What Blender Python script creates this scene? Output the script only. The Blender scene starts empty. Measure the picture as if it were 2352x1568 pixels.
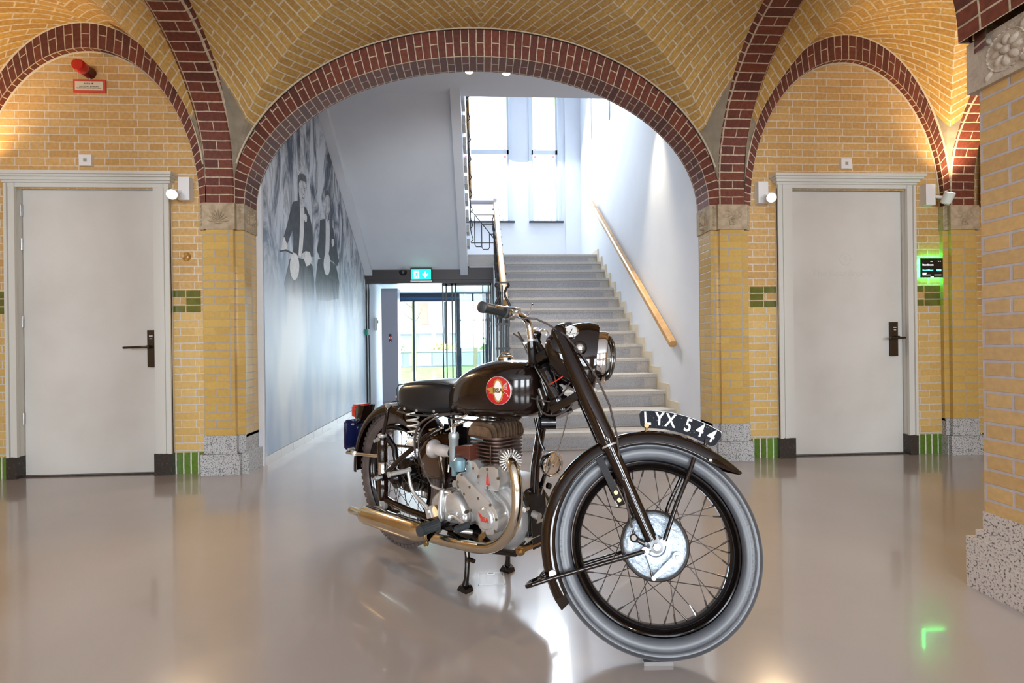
import bpy, bmesh, math, random
from math import sin, cos, pi, sqrt, radians
from mathutils import Vector, Matrix
random.seed(7)
SC = bpy.context.scene
COL = SC.collection

# ------------------------------------------------------------------ camera, sky, exposure
cam_d = bpy.data.cameras.new('camera'); cam = bpy.data.objects.new('camera', cam_d); COL.objects.link(cam)
YAW, ROLL = .061, .0127
fw = Vector((sin(YAW), cos(YAW), 0)); rt = Vector((cos(YAW), -sin(YAW), 0)); up = Vector((0, 0, 1))
r2 = rt*cos(ROLL) - up*sin(ROLL); u2 = up*cos(ROLL) + rt*sin(ROLL)
cam.matrix_world = Matrix((( r2.x, u2.x, -fw.x, 0), (r2.y, u2.y, -fw.y, 0), (r2.z, u2.z, -fw.z, 1.0), (0, 0, 0, 1)))
cam_d.sensor_width = 36; cam_d.lens = 1190/2352*36; cam_d.clip_start = .05; cam_d.clip_end = 200
SC.camera = cam
SC.view_settings.view_transform = 'Standard'; SC.view_settings.look = 'None'
SC.view_settings.gamma = 1; SC.view_settings.use_curve_mapping = False
SC.view_settings.exposure = EXPOSURE = 1.0
W = bpy.data.worlds.new('world'); SC.world = W; W.use_nodes = True
bg = W.node_tree.nodes['Background']; bg.inputs[0].default_value = (.80, .90, 1, 1); bg.inputs[1].default_value = 3.2
try:
    SC.cycles.max_bounces = 10; SC.cycles.diffuse_bounces = 5; SC.cycles.glossy_bounces = 4
    SC.cycles.transparent_max_bounces = 10; SC.cycles.sample_clamp_indirect = 6; SC.cycles.caustics_reflective = False
    SC.cycles.use_denoising = True
except Exception: pass

def area(name, loc, target, sx, sy, power, col=(1, 1, 1)):
    l = bpy.data.lights.new(name, 'AREA'); l.shape = 'RECTANGLE'; l.size = sx; l.size_y = sy; l.energy = power; l.color = col
    o = bpy.data.objects.new(name, l); COL.objects.link(o); o.location = loc
    d = Vector(target) - Vector(loc); o.rotation_euler = d.to_track_quat('-Z', 'Y').to_euler(); return o
def spot(name, loc, target, power, col, ang=70, blend=.8, rad=.03):
    l = bpy.data.lights.new(name, 'SPOT'); l.energy = power; l.color = col; l.spot_size = radians(ang); l.spot_blend = blend; l.shadow_soft_size = rad
    o = bpy.data.objects.new(name, l); COL.objects.link(o); o.location = loc
    d = Vector(target) - Vector(loc); o.rotation_euler = d.to_track_quat('-Z', 'Y').to_euler(); return o
DAY = (.80, .90, 1.0); WARM = (1.0, .72, .42)
# lamps standing in for daylight: inside the stair windows, outside the glass entrance and the windows of the hall behind the camera
area('daylight_stair_window', (.6, 9.5, 4.5), (.5, 5.2, 1.0), 1.9, 2.6, 110, DAY)
area('upper_stair_fill', (.8, 7.6, 6.3), (.8, 7.2, 1.0), 1.2, 1.6, 12, DAY)  # added fill lamp under the closed hall ceiling, no window above it
area('daylight_entrance', (-.8, 11.6, 1.15), (-.8, 6, .9), 1.9, 1.9, 90, DAY)
for i, x in enumerate((-3.2, 0, 3.2)):
    area('daylight_hall_window', (x, -5.6, 1.9), (x*.6, 3, 1.0), 1.7, 2.3, 110, (.86, .93, 1.0))

# ------------------------------------------------------------------ materials
def mat(name, col, rough=.5, metal=0, spec=.5, noise=None, bump=None, coat=0, emit=None, trans=0, ior=1.45, alpha=1, mottle=None):
    m = bpy.data.materials.new(name); m.use_nodes = True; nt = m.node_tree; N = nt.nodes; L = nt.links
    b = N['Principled BSDF']; b.inputs['Base Color'].default_value = (*col, 1); b.inputs['Roughness'].default_value = rough
    b.inputs['Metallic'].default_value = metal; b.inputs['Specular IOR Level'].default_value = spec
    b.inputs['Coat Weight'].default_value = coat; b.inputs['Coat Roughness'].default_value = .05
    b.inputs['Transmission Weight'].default_value = trans; b.inputs['IOR'].default_value = ior; b.inputs['Alpha'].default_value = alpha
    if emit: b.inputs['Emission Color'].default_value = (*emit[0], 1); b.inputs['Emission Strength'].default_value = emit[1]
    if noise or bump or mottle:
        tc = N.new('ShaderNodeTexCoord')
    if noise:  # (scale, colour2, lo, hi)
        n = N.new('ShaderNodeTexNoise'); n.inputs['Scale'].default_value = noise[0]; n.inputs['Detail'].default_value = 5; L.new(tc.outputs['Object'], n.inputs['Vector'])
        r = N.new('ShaderNodeValToRGB'); r.color_ramp.elements[0].position = noise[2]; r.color_ramp.elements[1].position = noise[3]
        r.color_ramp.elements[0].color = (*col, 1); r.color_ramp.elements[1].color = (*noise[1], 1)
        L.new(n.outputs[0], r.inputs[0]); L.new(r.outputs[0], b.inputs['Base Color'])
    if bump:   # (scale, strength)
        n2 = N.new('ShaderNodeTexNoise'); n2.inputs['Scale'].default_value = bump[0]; n2.inputs['Detail'].default_value = 4; L.new(tc.outputs['Object'], n2.inputs['Vector'])
        bp = N.new('ShaderNodeBump'); bp.inputs['Strength'].default_value = bump[1]; bp.inputs['Distance'].default_value = .01
        L.new(n2.outputs[0], bp.inputs['Height']); L.new(bp.outputs[0], b.inputs['Normal'])
    if mottle: # roughness variation (scale, lo, hi)
        n3 = N.new('ShaderNodeTexNoise'); n3.inputs['Scale'].default_value = mottle[0]; L.new(tc.outputs['Object'], n3.inputs['Vector'])
        mr = N.new('ShaderNodeMapRange'); mr.inputs[3].default_value = mottle[1]; mr.inputs[4].default_value = mottle[2]
        L.new(n3.outputs[0], mr.inputs[0]); L.new(mr.outputs[0], b.inputs['Roughness'])
    return m
def brick(name, c1, c2, mortar, bw=.22, rh=.06, ms=.0055, squash=1.0, sfreq=2, off=.5, ofreq=2, rough=.65, coat=0, var=.25, bumpd=.6, c3=None):
    """brick texture laid on the UVs (metres); c3 adds a third tint to scattered bricks"""
    m = bpy.data.materials.new(name); m.use_nodes = True; nt = m.node_tree; N = nt.nodes; L = nt.links
    b = N['Principled BSDF']; b.inputs['Roughness'].default_value = rough; b.inputs['Coat Weight'].default_value = coat; b.inputs['Coat Roughness'].default_value = .06
    uv = N.new('ShaderNodeUVMap'); uv.uv_map = 'UVMap'
    dn = N.new('ShaderNodeTexNoise'); dn.inputs['Scale'].default_value = 9; L.new(uv.outputs[0], dn.inputs['Vector'])
    sb = N.new('ShaderNodeVectorMath'); sb.operation = 'SUBTRACT'; sb.inputs[1].default_value = (.5, .5, .5); L.new(dn.outputs[1], sb.inputs[0])
    sc = N.new('ShaderNodeVectorMath'); sc.operation = 'SCALE'; sc.inputs[3].default_value = .006; L.new(sb.outputs[0], sc.inputs[0])
    ad = N.new('ShaderNodeVectorMath'); ad.operation = 'ADD'; L.new(uv.outputs[0], ad.inputs[0]); L.new(sc.outputs[0], ad.inputs[1])
    t = N.new('ShaderNodeTexBrick'); t.offset = off; t.offset_frequency = ofreq; t.squash = squash; t.squash_frequency = sfreq
    t.inputs['Color1'].default_value = (*c1, 1); t.inputs['Color2'].default_value = (*c2, 1); t.inputs['Mortar'].default_value = (*mortar, 1)
    t.inputs['Scale'].default_value = 1; t.inputs['Mortar Size'].default_value = ms; t.inputs['Mortar Smooth'].default_value = .25
    t.inputs['Bias'].default_value = 0; t.inputs['Brick Width'].default_value = bw; t.inputs['Row Height'].default_value = rh
    L.new(ad.outputs[0], t.inputs['Vector'])
    n = N.new('ShaderNodeTexNoise'); n.inputs['Scale'].default_value = 40; n.inputs['Detail'].default_value = 5; L.new(uv.outputs[0], n.inputs['Vector'])
    mr = N.new('ShaderNodeMapRange'); mr.inputs[1].default_value = .3; mr.inputs[2].default_value = .7; mr.inputs[3].default_value = 1-var; mr.inputs[4].default_value = 1+var*.5; L.new(n.outputs[0], mr.inputs[0])
    mx = N.new('ShaderNodeMix'); mx.data_type = 'RGBA'; mx.blend_type = 'MULTIPLY'; mx.inputs[0].default_value = 1
    L.new(t.outputs['Color'], mx.inputs[6]); L.new(mr.outputs[0], mx.inputs[7]); L.new(mx.outputs[2], b.inputs['Base Color'])
    bp = N.new('ShaderNodeBump'); bp.invert = True; bp.inputs['Strength'].default_value = bumpd; bp.inputs['Distance'].default_value = .004
    a2 = N.new('ShaderNodeMath'); a2.operation = 'MULTIPLY_ADD'; a2.inputs[1].default_value = .25; L.new(n.outputs[0], a2.inputs[0]); L.new(t.outputs['Fac'], a2.inputs[2])
    L.new(a2.outputs[0], bp.inputs['Height']); L.new(bp.outputs[0], b.inputs['Normal'])
    if coat:
        inv = N.new('ShaderNodeMath'); inv.operation = 'MULTIPLY_ADD'; inv.inputs[1].default_value = -coat; inv.inputs[2].default_value = coat
        L.new(t.outputs['Fac'], inv.inputs[0]); L.new(inv.outputs[0], b.inputs['Coat Weight'])
    return m
M = {}
M['vault'] = brick('vault_brick', (.58, .36, .10), (.47, .27, .075), (.66, .56, .40), ms=.0065, rough=.6, off=.5)
M['wall_brick'] = brick('wall_brick', (.64, .40, .15), (.54, .31, .10), (.68, .57, .42), ms=.005, squash=.5, off=.25, rough=.55, var=.15)
M['wall_glaze'] = brick('glazed_wall_brick', (.70, .47, .17), (.61, .39, .12), (.62, .58, .53), ms=.0045, squash=.5, off=.25, rough=.35, coat=.5, var=.1)
M['pier_glaze'] = brick('glazed_pier_brick', (.62, .40, .10), (.55, .34, .08), (.40, .37, .34), bw=.215, ms=.004, squash=.5, off=.0, rough=.3, coat=.7, var=.08)
M['near_glaze'] = brick('near_pier_brick', (.66, .42, .16), (.55, .34, .13), (.50, .44, .44), bw=.215, ms=.006, squash=.5, off=.25, rough=.3, coat=.8, var=.12)
M['red'] = brick('red_arch_brick', (.185, .042, .020), (.10, .024, .015), (.56, .45, .32), ms=.0045, squash=.5, off=0, rough=.6, var=.35)
M['soldier'] = brick('soldier_brick', (.62, .37, .12), (.52, .29, .08), (.68, .57, .42), bw=.06, rh=.3, ms=.004, rough=.5, var=.12)
M['tile'] = brick('green_tile', (.10, .22, .015), (.06, .15, .01), (.70, .66, .6), bw=.056, rh=.4, ms=.006, rough=.15, coat=1, var=.2)
M['tile_flat'] = brick('green_glazed_brick', (.11, .13, .012), (.07, .10, .008), (.70, .62, .5), bw=.13, rh=.06, ms=.004, rough=.2, coat=1, var=.2)
M['concrete'] = mat('springer_stone', (.30, .25, .18), .8, noise=(12, (.20, .17, .125), .3, .7), bump=(60, .2))
M['stone'] = mat('carved_stone', (.50, .40, .27), .75, noise=(20, (.34, .26, .17), .35, .7), bump=(90, .3))
M['granite'] = mat('granite', (.50, .50, .50), .55, noise=(140, (.09, .09, .09), .50, .64), bump=(140, .2))
M['granite_near'] = mat('pink_granite', (.60, .54, .50), .6, noise=(110, (.10, .09, .09), .52, .66), bump=(110, .3))
M['door'] = mat('door_paint', (.66, .64, .60), .35, noise=(1.6, (.60, .575, .53), .4, .65))
M['frame'] = mat('frame_paint', (.66, .65, .60), .35)
M['foot'] = mat('black_stone_foot', (.035, .028, .024), .35, noise=(60, (.14, .12, .10), .55, .8))
M['bronze'] = mat('dark_bronze', (.055, .038, .022), .3, metal=.7)
M['steel'] = mat('hinge_steel', (.55, .55, .55), .3, metal=1)
M['white'] = mat('white_plaster', (.72, .75, .80), .7, noise=(2, (.68, .71, .77), .4, .7))
M['white2'] = mat('white_paint', (.78, .78, .78), .4)
M['ceil'] = mat('hall_ceiling_plaster', (.66, .67, .71), .8)
M['black'] = mat('black_frame', (.012, .012, .014), .35)
M['darkhead'] = mat('dark_header', (.035, .028, .03), .4)
M['redpl'] = mat('red_plastic', (.55, .004, .006), .15, coat=1)
M['step'] = mat('stair_stone', (.54, .51, .48), .6, noise=(160, (.38, .36, .34), .4, .62), bump=(160, .1))
M['step_panel'] = mat('stair_panel_stone', (.42, .42, .44), .7, noise=(120, (.29, .29, .31), .4, .65), bump=(120, .2))
M['cream'] = mat('cream_skirting', (.66, .58, .44), .4)
M['wood'] = mat('handrail_wood', (.60, .36, .14), .35, noise=(9, (.48, .26, .09), .4, .65), coat=.3)
M['iron'] = mat('black_iron', (.012, .012, .015), .4)
def glass(name, col, refl=.08):
    m = bpy.data.materials.new(name); m.use_nodes = True; nt = m.node_tree; N = nt.nodes; L = nt.links
    for n in list(N): N.remove(n)
    o = N.new('ShaderNodeOutputMaterial'); t = N.new('ShaderNodeBsdfTransparent'); t.inputs[0].default_value = (*col, 1)
    g = N.new('ShaderNodeBsdfGlossy'); g.inputs['Roughness'].default_value = .01; x = N.new('ShaderNodeMixShader'); f = N.new('ShaderNodeFresnel'); f.inputs[0].default_value = 1.3
    L.new(f.outputs[0], x.inputs[0]); L.new(t.outputs[0], x.inputs[1]); L.new(g.outputs[0], x.inputs[2]); L.new(x.outputs[0], o.inputs[0]); return m
M['glass'] = glass('door_glass', (.93, .97, .97))
M['glass_milk'] = mat('leaded_window_glass', (.6, .65, .7), .4, emit=((.90, .95, 1), 1.3))

# floor: poured resin, glossy with soft roughness
M['floor'] = mat('resin_floor', (.40, .345, .315), .2, spec=.7, noise=(1.1, (.36, .31, .285), .35, .7), mottle=(2.2, .10, .24), coat=.5, bump=(700, .012))

# ------------------------------------------------------------------ mesh helpers
class MB:
    def __init__(s): s.v = []; s.f = []; s.uv = []; s.mi = []
    def quad(s, pts, uvs=None, mi=0):
        i = len(s.v); s.v += [tuple(p) for p in pts]; s.f.append(list(range(i, i+len(pts)))); s.uv.append(uvs or [(0, 0)]*len(pts)); s.mi.append(mi)
    def add(s, vs, fs, mi=0):
        i = len(s.v); s.v += [tuple(p) for p in vs]
        for f in fs: s.f.append([i+k for k in f]); s.uv.append(None); s.mi.append(mi)
    def box(s, a, b, mi=0):
        x0, y0, z0 = a; x1, y1, z1 = b
        V = [(x0,y0,z0),(x1,y0,z0),(x1,y1,z0),(x0,y1,z0),(x0,y0,z1),(x1,y0,z1),(x1,y1,z1),(x0,y1,z1)]
        F = [(0,3,2,1),(4,5,6,7),(0,1,5,4),(1,2,6,5),(2,3,7,6),(3,0,4,7)]
        for f in F:
            P = [V[k] for k in f]
            ax = [max(p[k] for p in P)-min(p[k] for p in P) for k in range(3)]; d = ax.index(min(ax))
            if d == 0: U = [(p[1], p[2]) for p in P]
            elif d == 1: U = [(p[0], p[2]) for p in P]
            else: U = [(p[0], p[1]) for p in P]
            s.quad(P, U, mi)
    def obox(s, c, ax, ay, az, hx, hy, hz, mi=0):
        c = Vector(c); ax = Vector(ax).normalized()*hx; ay = Vector(ay).normalized()*hy; az = Vector(az).normalized()*hz
        V = [c+ax*i+ay*j+az*k for k in (-1,1) for j in (-1,1) for i in (-1,1)]
        s.add(V, [(0,2,3,1),(4,5,7,6),(0,1,5,4),(1,3,7,5),(3,2,6,7),(2,0,4,6)], mi)
    def cyl(s, p0, p1, r0, r1=None, n=20, cap=True, mi=0):
        r1 = r0 if r1 is None else r1; p0 = Vector(p0); p1 = Vector(p1); d = (p1-p0).normalized()
        a = d.orthogonal().normalized(); b = d.cross(a); V = []
        for p, r in ((p0, r0), (p1, r1)):
            for k in range(n): t = 2*pi*k/n; V.append(p+(a*cos(t)+b*sin(t))*r)
        F = [(k, (k+1) % n, n+(k+1) % n, n+k) for k in range(n)]
        if cap: F += [tuple(range(n-1, -1, -1)), tuple(range(n, 2*n))]
        s.add(V, F, mi)
    def tube(s, path, r, n=12, mi=0, cap=True):
        P = [Vector(p) for p in path]; m = len(P); R = r if isinstance(r, (list, tuple)) else [r]*m
        T = [(P[min(i+1, m-1)]-P[max(i-1, 0)]).normalized() for i in range(m)]
        a = T[0].orthogonal().normalized(); V = []
        for i in range(m):
            a = (a-T[i]*a.dot(T[i])).normalized(); b = T[i].cross(a)
            for k in range(n): t = 2*pi*k/n; V.append(P[i]+(a*cos(t)+b*sin(t))*R[i])
        F = [(i*n+k, i*n+(k+1) % n, (i+1)*n+(k+1) % n, (i+1)*n+k) for i in range(m-1) for k in range(n)]
        if cap: F += [tuple(range(n-1, -1, -1)), tuple(range((m-1)*n, m*n))]
        s.add(V, F, mi)
    def lathe(s, prof, org, axis, n=40, xd=None, mi=0, a0=0, a1=2*pi):
        """prof: (radius, height along axis)"""
        org = Vector(org); d = Vector(axis).normalized(); a = Vector(xd).normalized() if xd else d.orthogonal().normalized(); b = d.cross(a); m = len(prof); V = []
        full = abs(a1-a0-2*pi) < 1e-6; nn = n if full else n+1
        for r, h in prof:
            for k in range(nn): t = a0+(a1-a0)*k/n; V.append(org+d*h+(a*cos(t)+b*sin(t))*r)
        F = []
        for i in range(m-1):
            for k in range(n): k2 = (k+1) % nn; F.append((i*nn+k, i*nn+k2, (i+1)*nn+k2, (i+1)*nn+k))
        s.add(V, F, mi)
    def prism(s, poly, fn, d0, d1, mi=0, bev=0):
        """poly in 2D, fn(u,v,d)->3D point, extruded from depth d0 to d1, edge bevelled by bev at d1"""
        n = len(poly); cx = sum(p[0] for p in poly)/n; cy = sum(p[1] for p in poly)/n
        ar = sum(poly[i][0]*poly[(i+1)%n][1]-poly[(i+1)%n][0]*poly[i][1] for i in range(n)); sg = 1 if ar > 0 else -1
        def inset(k):
            out = []
            for i in range(n):
                p0 = Vector(poly[i-1]); p = Vector(poly[i]); p1 = Vector(poly[(i+1)%n]); e0 = (p-p0).normalized(); e1 = (p1-p).normalized()
                nn = Vector((-(e0.y+e1.y), e0.x+e1.x)); nn = nn.normalized()*sg if nn.length > 1e-6 else Vector((0, 0)); out.append(p+nn*k)
            return out
        L = [(poly, d0)]
        if bev:
            sd = 1 if d1 > d0 else -1
            L += [(poly, d1-sd*bev), (inset(bev*.3), d1-sd*bev*.3), (inset(bev), d1)]
        else: L.append((poly, d1))
        V = []
        for pp, d in L: V += [fn(p[0], p[1], d) for p in pp]
        F = [(j*n+i, j*n+(i+1)%n, (j+1)*n+(i+1)%n, (j+1)*n+i) for j in range(len(L)-1) for i in range(n)]
        F += [tuple(range(n-1, -1, -1)), tuple(range((len(L)-1)*n, len(L)*n))]
        s.add(V, F, mi)
    def build(s, name, mats, parent=None, smooth=False, bevel=0, autos=None):
        me = bpy.data.meshes.new(name); me.from_pydata(s.v, [], s.f)
        if not isinstance(mats, (list, tuple)): mats = [mats]
        for m in mats: me.materials.append(m)
        for p, k in zip(me.polygons, s.mi): p.material_index = k
        if any(u for u in s.uv):
            ul = me.uv_layers.new(name='UVMap')
            for p, u in zip(me.polygons, s.uv):
                if u:
                    for li, w in zip(p.loop_indices, u): ul.data[li].uv = w
        bm = bmesh.new(); bm.from_mesh(me)
        if s.uv and all(u is None for u in s.uv): bmesh.ops.remove_doubles(bm, verts=bm.verts, dist=1e-6)
        bmesh.ops.recalc_face_normals(bm, faces=bm.faces); bm.to_mesh(me); bm.free()
        if smooth:
            for p in me.polygons: p.use_smooth = True
            try: me.set_sharp_from_angle(angle=radians(autos or 38))
            except Exception: pass
        o = bpy.data.objects.new(name, me); COL.objects.link(o)
        if parent: o.parent = parent
        if bevel:
            b = o.modifiers.new('bevel', 'BEVEL'); b.width = bevel; b.segments = 2; b.limit_method = 'ANGLE'; b.angle_limit = radians(40)
        return o
def empty(name, loc=(0, 0, 0), rz=0):
    o = bpy.data.objects.new(name, None); COL.objects.link(o); o.location = loc; o.rotation_euler = (0, 0, rz); o.empty_display_size = .1; return o
def tag(o, label, cat, group=None, kind=None):
    o['label'] = label; o['category'] = cat
    if group: o['group'] = group
    if kind: o['kind'] = kind
    return o
def struct(o): o['kind'] = 'structure'; return o
def ell(a, b, n=48, t0=0, t1=pi): return [(a*cos(t0+(t1-t0)*k/n), b*sin(t0+(t1-t0)*k/n)) for k in range(n+1)]
def text(body, size, name, m, loc, xdir, ydir, parent=None, ext=.0006, align='CENTER', bold=0, sx=1):
    c = bpy.data.curves.new(name, 'FONT'); c.body = body; c.size = size; c.extrude = ext; c.align_x = align; c.align_y = 'CENTER'; c.offset = bold; c.resolution_u = 3
    t = bpy.data.objects.new(name+'_c', c); COL.objects.link(t)
    dg = bpy.context.evaluated_depsgraph_get(); me = bpy.data.meshes.new_from_object(t.evaluated_get(dg)); bpy.data.objects.remove(t)
    X = Vector(xdir).normalized(); Y = Vector(ydir).normalized(); Z = X.cross(Y)
    Mx = Matrix(((X.x*sx, Y.x, Z.x, loc[0]), (X.y*sx, Y.y, Z.y, loc[1]), (X.z*sx, Y.z, Z.z, loc[2]), (0, 0, 0, 1))); me.transform(Mx)
    me.materials.clear(); me.materials.append(m)
    o = bpy.data.objects.new(name, me); COL.objects.link(o)
    if parent: o.parent = parent
    return o

# ------------------------------------------------------------------ shell
YW = 4.2            # face of the door wall
CX = .035           # centre of the middle bay
def rect_uv(mb, x0, x1, z0, z1, y, mi=0):
    mb.quad([(x0, y, z0), (x1, y, z0), (x1, y, z1), (x0, y, z1)], [(x0, z0), (x1, z0), (x1, z1), (x0, z1)], mi)
b = MB(); b.box((-6.2, -5.4, -.1), (6.4, 13.5, 0)); struct(b.build('floor', M['floor']))

def door_wall(name, x0, x1, dx0, dx1, dtop, green):
    b = MB(); z = [0, .165, 1.255, 3.9]
    for (a, c) in ((x0, dx0), (dx1, x1)):
        if c-a < .01: continue
        b.quad([(a, YW-.004, 0), (c, YW-.004, 0), (c, YW-.004, .165), (a, YW-.004, .165)], [(a, .1), (c, .1), (c, .265), (a, .265)], 2)
        rect_uv(b, a, c, .165, 1.255, YW, 1); rect_uv(b, a, c, 1.255, dtop+.12, YW, 0)
    b.quad([(dx0-.05, YW-.0012, dtop-.02), (dx1+.05, YW-.0012, dtop-.02), (dx1+.05, YW-.0012, dtop+.12), (dx0-.05, YW-.0012, dtop+.12)], [(dx0, .15), (dx1, .15), (dx1, .29), (dx0, .29)], 4)
    rect_uv(b, x0, x1, dtop+.12, 3.9, YW, 0)
    # reveals and thickness
    b.box((x0, YW+.002, dtop), (x1, YW+.28, 3.9), 3)
    b.box((x0, YW+.002, 0), (dx0, YW+.28, dtop), 3); b.box((dx1, YW+.002, 0), (x1, YW+.28, dtop), 3)
    for (g0, g1, split, missing) in green:   # two-over-one band of green glazed bricks
        for r in range(3):
            for c in range(2):
                if (r == 1 and c == missing): continue
                xa, xb = (g0, split-.005) if c == 0 else (split+.005, g1)
                b.box((xa, YW-.003, 1.26+r*.06), (xb, YW, 1.26+r*.06+.051), 5)
    return struct(b.build(name, [M['wall_brick'], M['wall_glaze'], M['tile'], M['white'], M['soldier'], M['greenb']]))
M['greenb'] = mat('green_glaze', (.075, .095, .006), .15, coat=1, noise=(14, (.13, .14, .012), .4, .7))
door_wall('wall_left_bay', -4.55, -1.9, -3.60, -2.42, 2.24, [(-3.95, -3.63, -3.8, 0), (-2.405, -2.182, -2.295, 0)])
door_wall('wall_right_bay', 1.97, 5.6, 2.50, 3.68, 2.26, [(2.255, 2.485, 2.37, 1), (3.70, 3.93, 3.785, 0), ])
b = MB(); b.box((-2.2, YW+.002, 3.47), (2.2, YW+.05, 3.9)); struct(b.build('wall_back', M['white']))

# ------------------------------------------------------------------ brick arches in the wall
def arch_ring(name, cx, ai, bi, ao, bo, z0, y0, y1, n=60, jamb=0):
    """ring of bricks: front face between two ellipses, soffit of the inner one"""
    b = MB(); I = ell(ai, bi, n); O = ell(ao, bo, n); s = 0; S = [0]
    for k in range(1, n+1): S.append(S[-1]+math.dist(I[k], I[k-1]))
    for k in range(n):
        p, q, P, Q = I[k], I[k+1], O[k], O[k+1]; t0, t1 = S[k], S[k+1]
        w0 = math.dist(p, P); w1 = math.dist(q, Q)
        b.quad([(cx+p[0], y0, z0+p[1]), (cx+q[0], y0, z0+q[1]), (cx+Q[0], y0, z0+Q[1]), (cx+P[0], y0, z0+P[1])], [(0, t0), (0, t1), (w1, t1), (w0, t0)])
        b.quad([(cx+p[0], y0, z0+p[1]), (cx+p[0], y1, z0+p[1]), (cx+q[0], y1, z0+q[1]), (cx+q[0], y0, z0+q[1])], [(0, t0), (y1-y0, t0), (y1-y0, t1), (0, t1)])
        b.quad([(cx+p[0], y1, z0+p[1]), (cx+P[0], y1, z0+P[1]), (cx+Q[0], y1, z0+Q[1]), (cx+q[0], y1, z0+q[1])], [(0, t0), (w0, t0), (w1, t1), (0, t1)])
    return struct(b.build(name, M['red']))
arch_ring('trim_1', CX, 1.86, 1.19, 1.955, 1.406, 2.1, 4.165, 4.40)
# fill above the ring (hidden by the vault, closes the wall)
b = MB(); I = ell(1.9, 1.3, 60)
for k in range(60):
    p, q = I[k], I[k+1]; b.quad([(CX+p[0], 4.26, 2.1+p[1]), (CX+q[0], 4.26, 2.1+q[1]), (CX+q[0], 4.26, 3.9), (CX+p[0], 4.26, 3.9)])
    b.quad([(CX+p[0], 4.39, 2.1+p[1]), (CX+q[0], 4.39, 2.1+q[1]), (CX+q[0], 4.39, 3.9), (CX+p[0], 4.39, 3.9)])
struct(b.build('trim_2', M['white']))
arch_ring('trim_3', -2.985, .825, 1.185, .88, 1.378, 2.1, 4.15, 4.21)
arch_ring('trim_4', 3.09, .845, 1.22, .90, 1.425, 2.1, 4.15, 4.21)
arch_ring('trim_5', 5.15, .845, 1.22, .90, 1.425, 2.1, 4.15, 4.21)

# ------------------------------------------------------------------ vaults
YC, BY = 3.06, 1.095
def vault(name, xc, A, hg, bA, hB, aw):
    b = MB(); n = 36
    def zg(t): return 2.3+hg*sqrt(max(0, 1-t*t))
    def zA(a): return 2.1+bA*sqrt(max(0, 1-min(1, a*A/aw)**2))
    def zB(v): return 2.3+hB*sqrt(max(0, 1-v*v))
    def z(a, v):
        if v >= a: return zg(a)+(zA(a)-zg(a))*((v-a)/max(1e-6, 1-a)) if a < 1 else min(zA(1), zg(1))
        return zg(v)+(zB(v)-zg(v))*((a-v)/max(1e-6, 1-v))
    D2 = A*A+BY*BY; D = sqrt(D2)
    # arc length along the groin
    G = [0]; m = 400
    for k in range(1, m+1):
        t0, t1 = (k-1)/m, k/m; G.append(G[-1]+sqrt((D/m)**2+(zg(t1)-zg(t0))**2))
    def garc(t): t = max(0, min(.99999, t))*m; k = int(t); return G[k]+(G[k+1]-G[k])*(t-k)
    def uvf(a, v):
        p = (a*A*A+v*BY*BY)/D2; q = ((v*BY)*A-(a*A)*BY)/D   # along the diagonal, across it
        L = 0; st = 8; pa, pv, pz = p, p, zg(min(1, p)) if p <= 1 else zg(1)
        for k in range(1, st+1):
            f = k/st; aa = p+(a-p)*f; vv = p+(v-p)*f; zz = z(min(1, abs(aa)), min(1, abs(vv)))
            L += sqrt(((aa-pa)*A)**2+((vv-pv)*BY)**2+(zz-pz)**2); pa, pv, pz = aa, vv, zz
        return (L if q > 0 else -L, garc(p) if p <= 1 else G[-1]+(p-1)*D*1.4)
    cache = {}
    for i in range(n+1):
        for j in range(n+1):
            a, v = 1-(1-i/n)**1.0, j/n
            a = sin(a*pi/2)**.9 if False else a
            cache[i, j] = ((a, v), z(a, v), uvf(a, v))
    for sx in (-1, 1):
        for sy in (-1, 1):
            for i in range(n):
                for j in range(n):
                    for tri in (((i, j), (i+1, j), (i+1, j+1)), ((i, j), (i+1, j+1), (i, j+1))):
                        T = []
                        for kk in tri:
                            (a, v), zz, uv_ = cache[kk]; T.append(((xc+sx*a*A, YC+sy*v*BY, zz), (uv_[0]+sx*.11, uv_[1]), (a*A*A+v*BY*BY)/D2-VB))
                        for sgn, mi in ((1, 1), (-1, 0)):      # springer stone below the line, brick above
                            P = []; U = []
                            for t0, t1 in zip(T, T[1:]+T[:1]):
                                if t0[2]*sgn >= 0: P.append(t0[0]); U.append(t0[1])
                                if (t0[2] > 0) != (t1[2] > 0) and t0[2] != t1[2]:
                                    f = t0[2]/(t0[2]-t1[2]); P.append(tuple(x+(y-x)*f for x, y in zip(t0[0], t1[0]))); U.append(tuple(x+(y-x)*f for x, y in zip(t0[1], t1[1])))
                            if len(P) >= 3: b.quad(P, U, mi)
    o = b.build(name, [M['vault'], M['concrete']], smooth=True, autos=25); return struct(o)
VB = .935
vault('ceiling_middle_vault', CX, 1.935, 1.22, 1.406, 1.04, 1.955)
VB = .93
vault('ceiling_left_vault', -2.985, .875, 1.16, 1.378, 1.04, .882)
vault('ceiling_right_vault', 3.09, .895, 1.20, 1.425, 1.06, .902)
vault('ceiling_far_right_vault', 5.15, .895, 1.20, 1.425, 1.06, .902)

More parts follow.
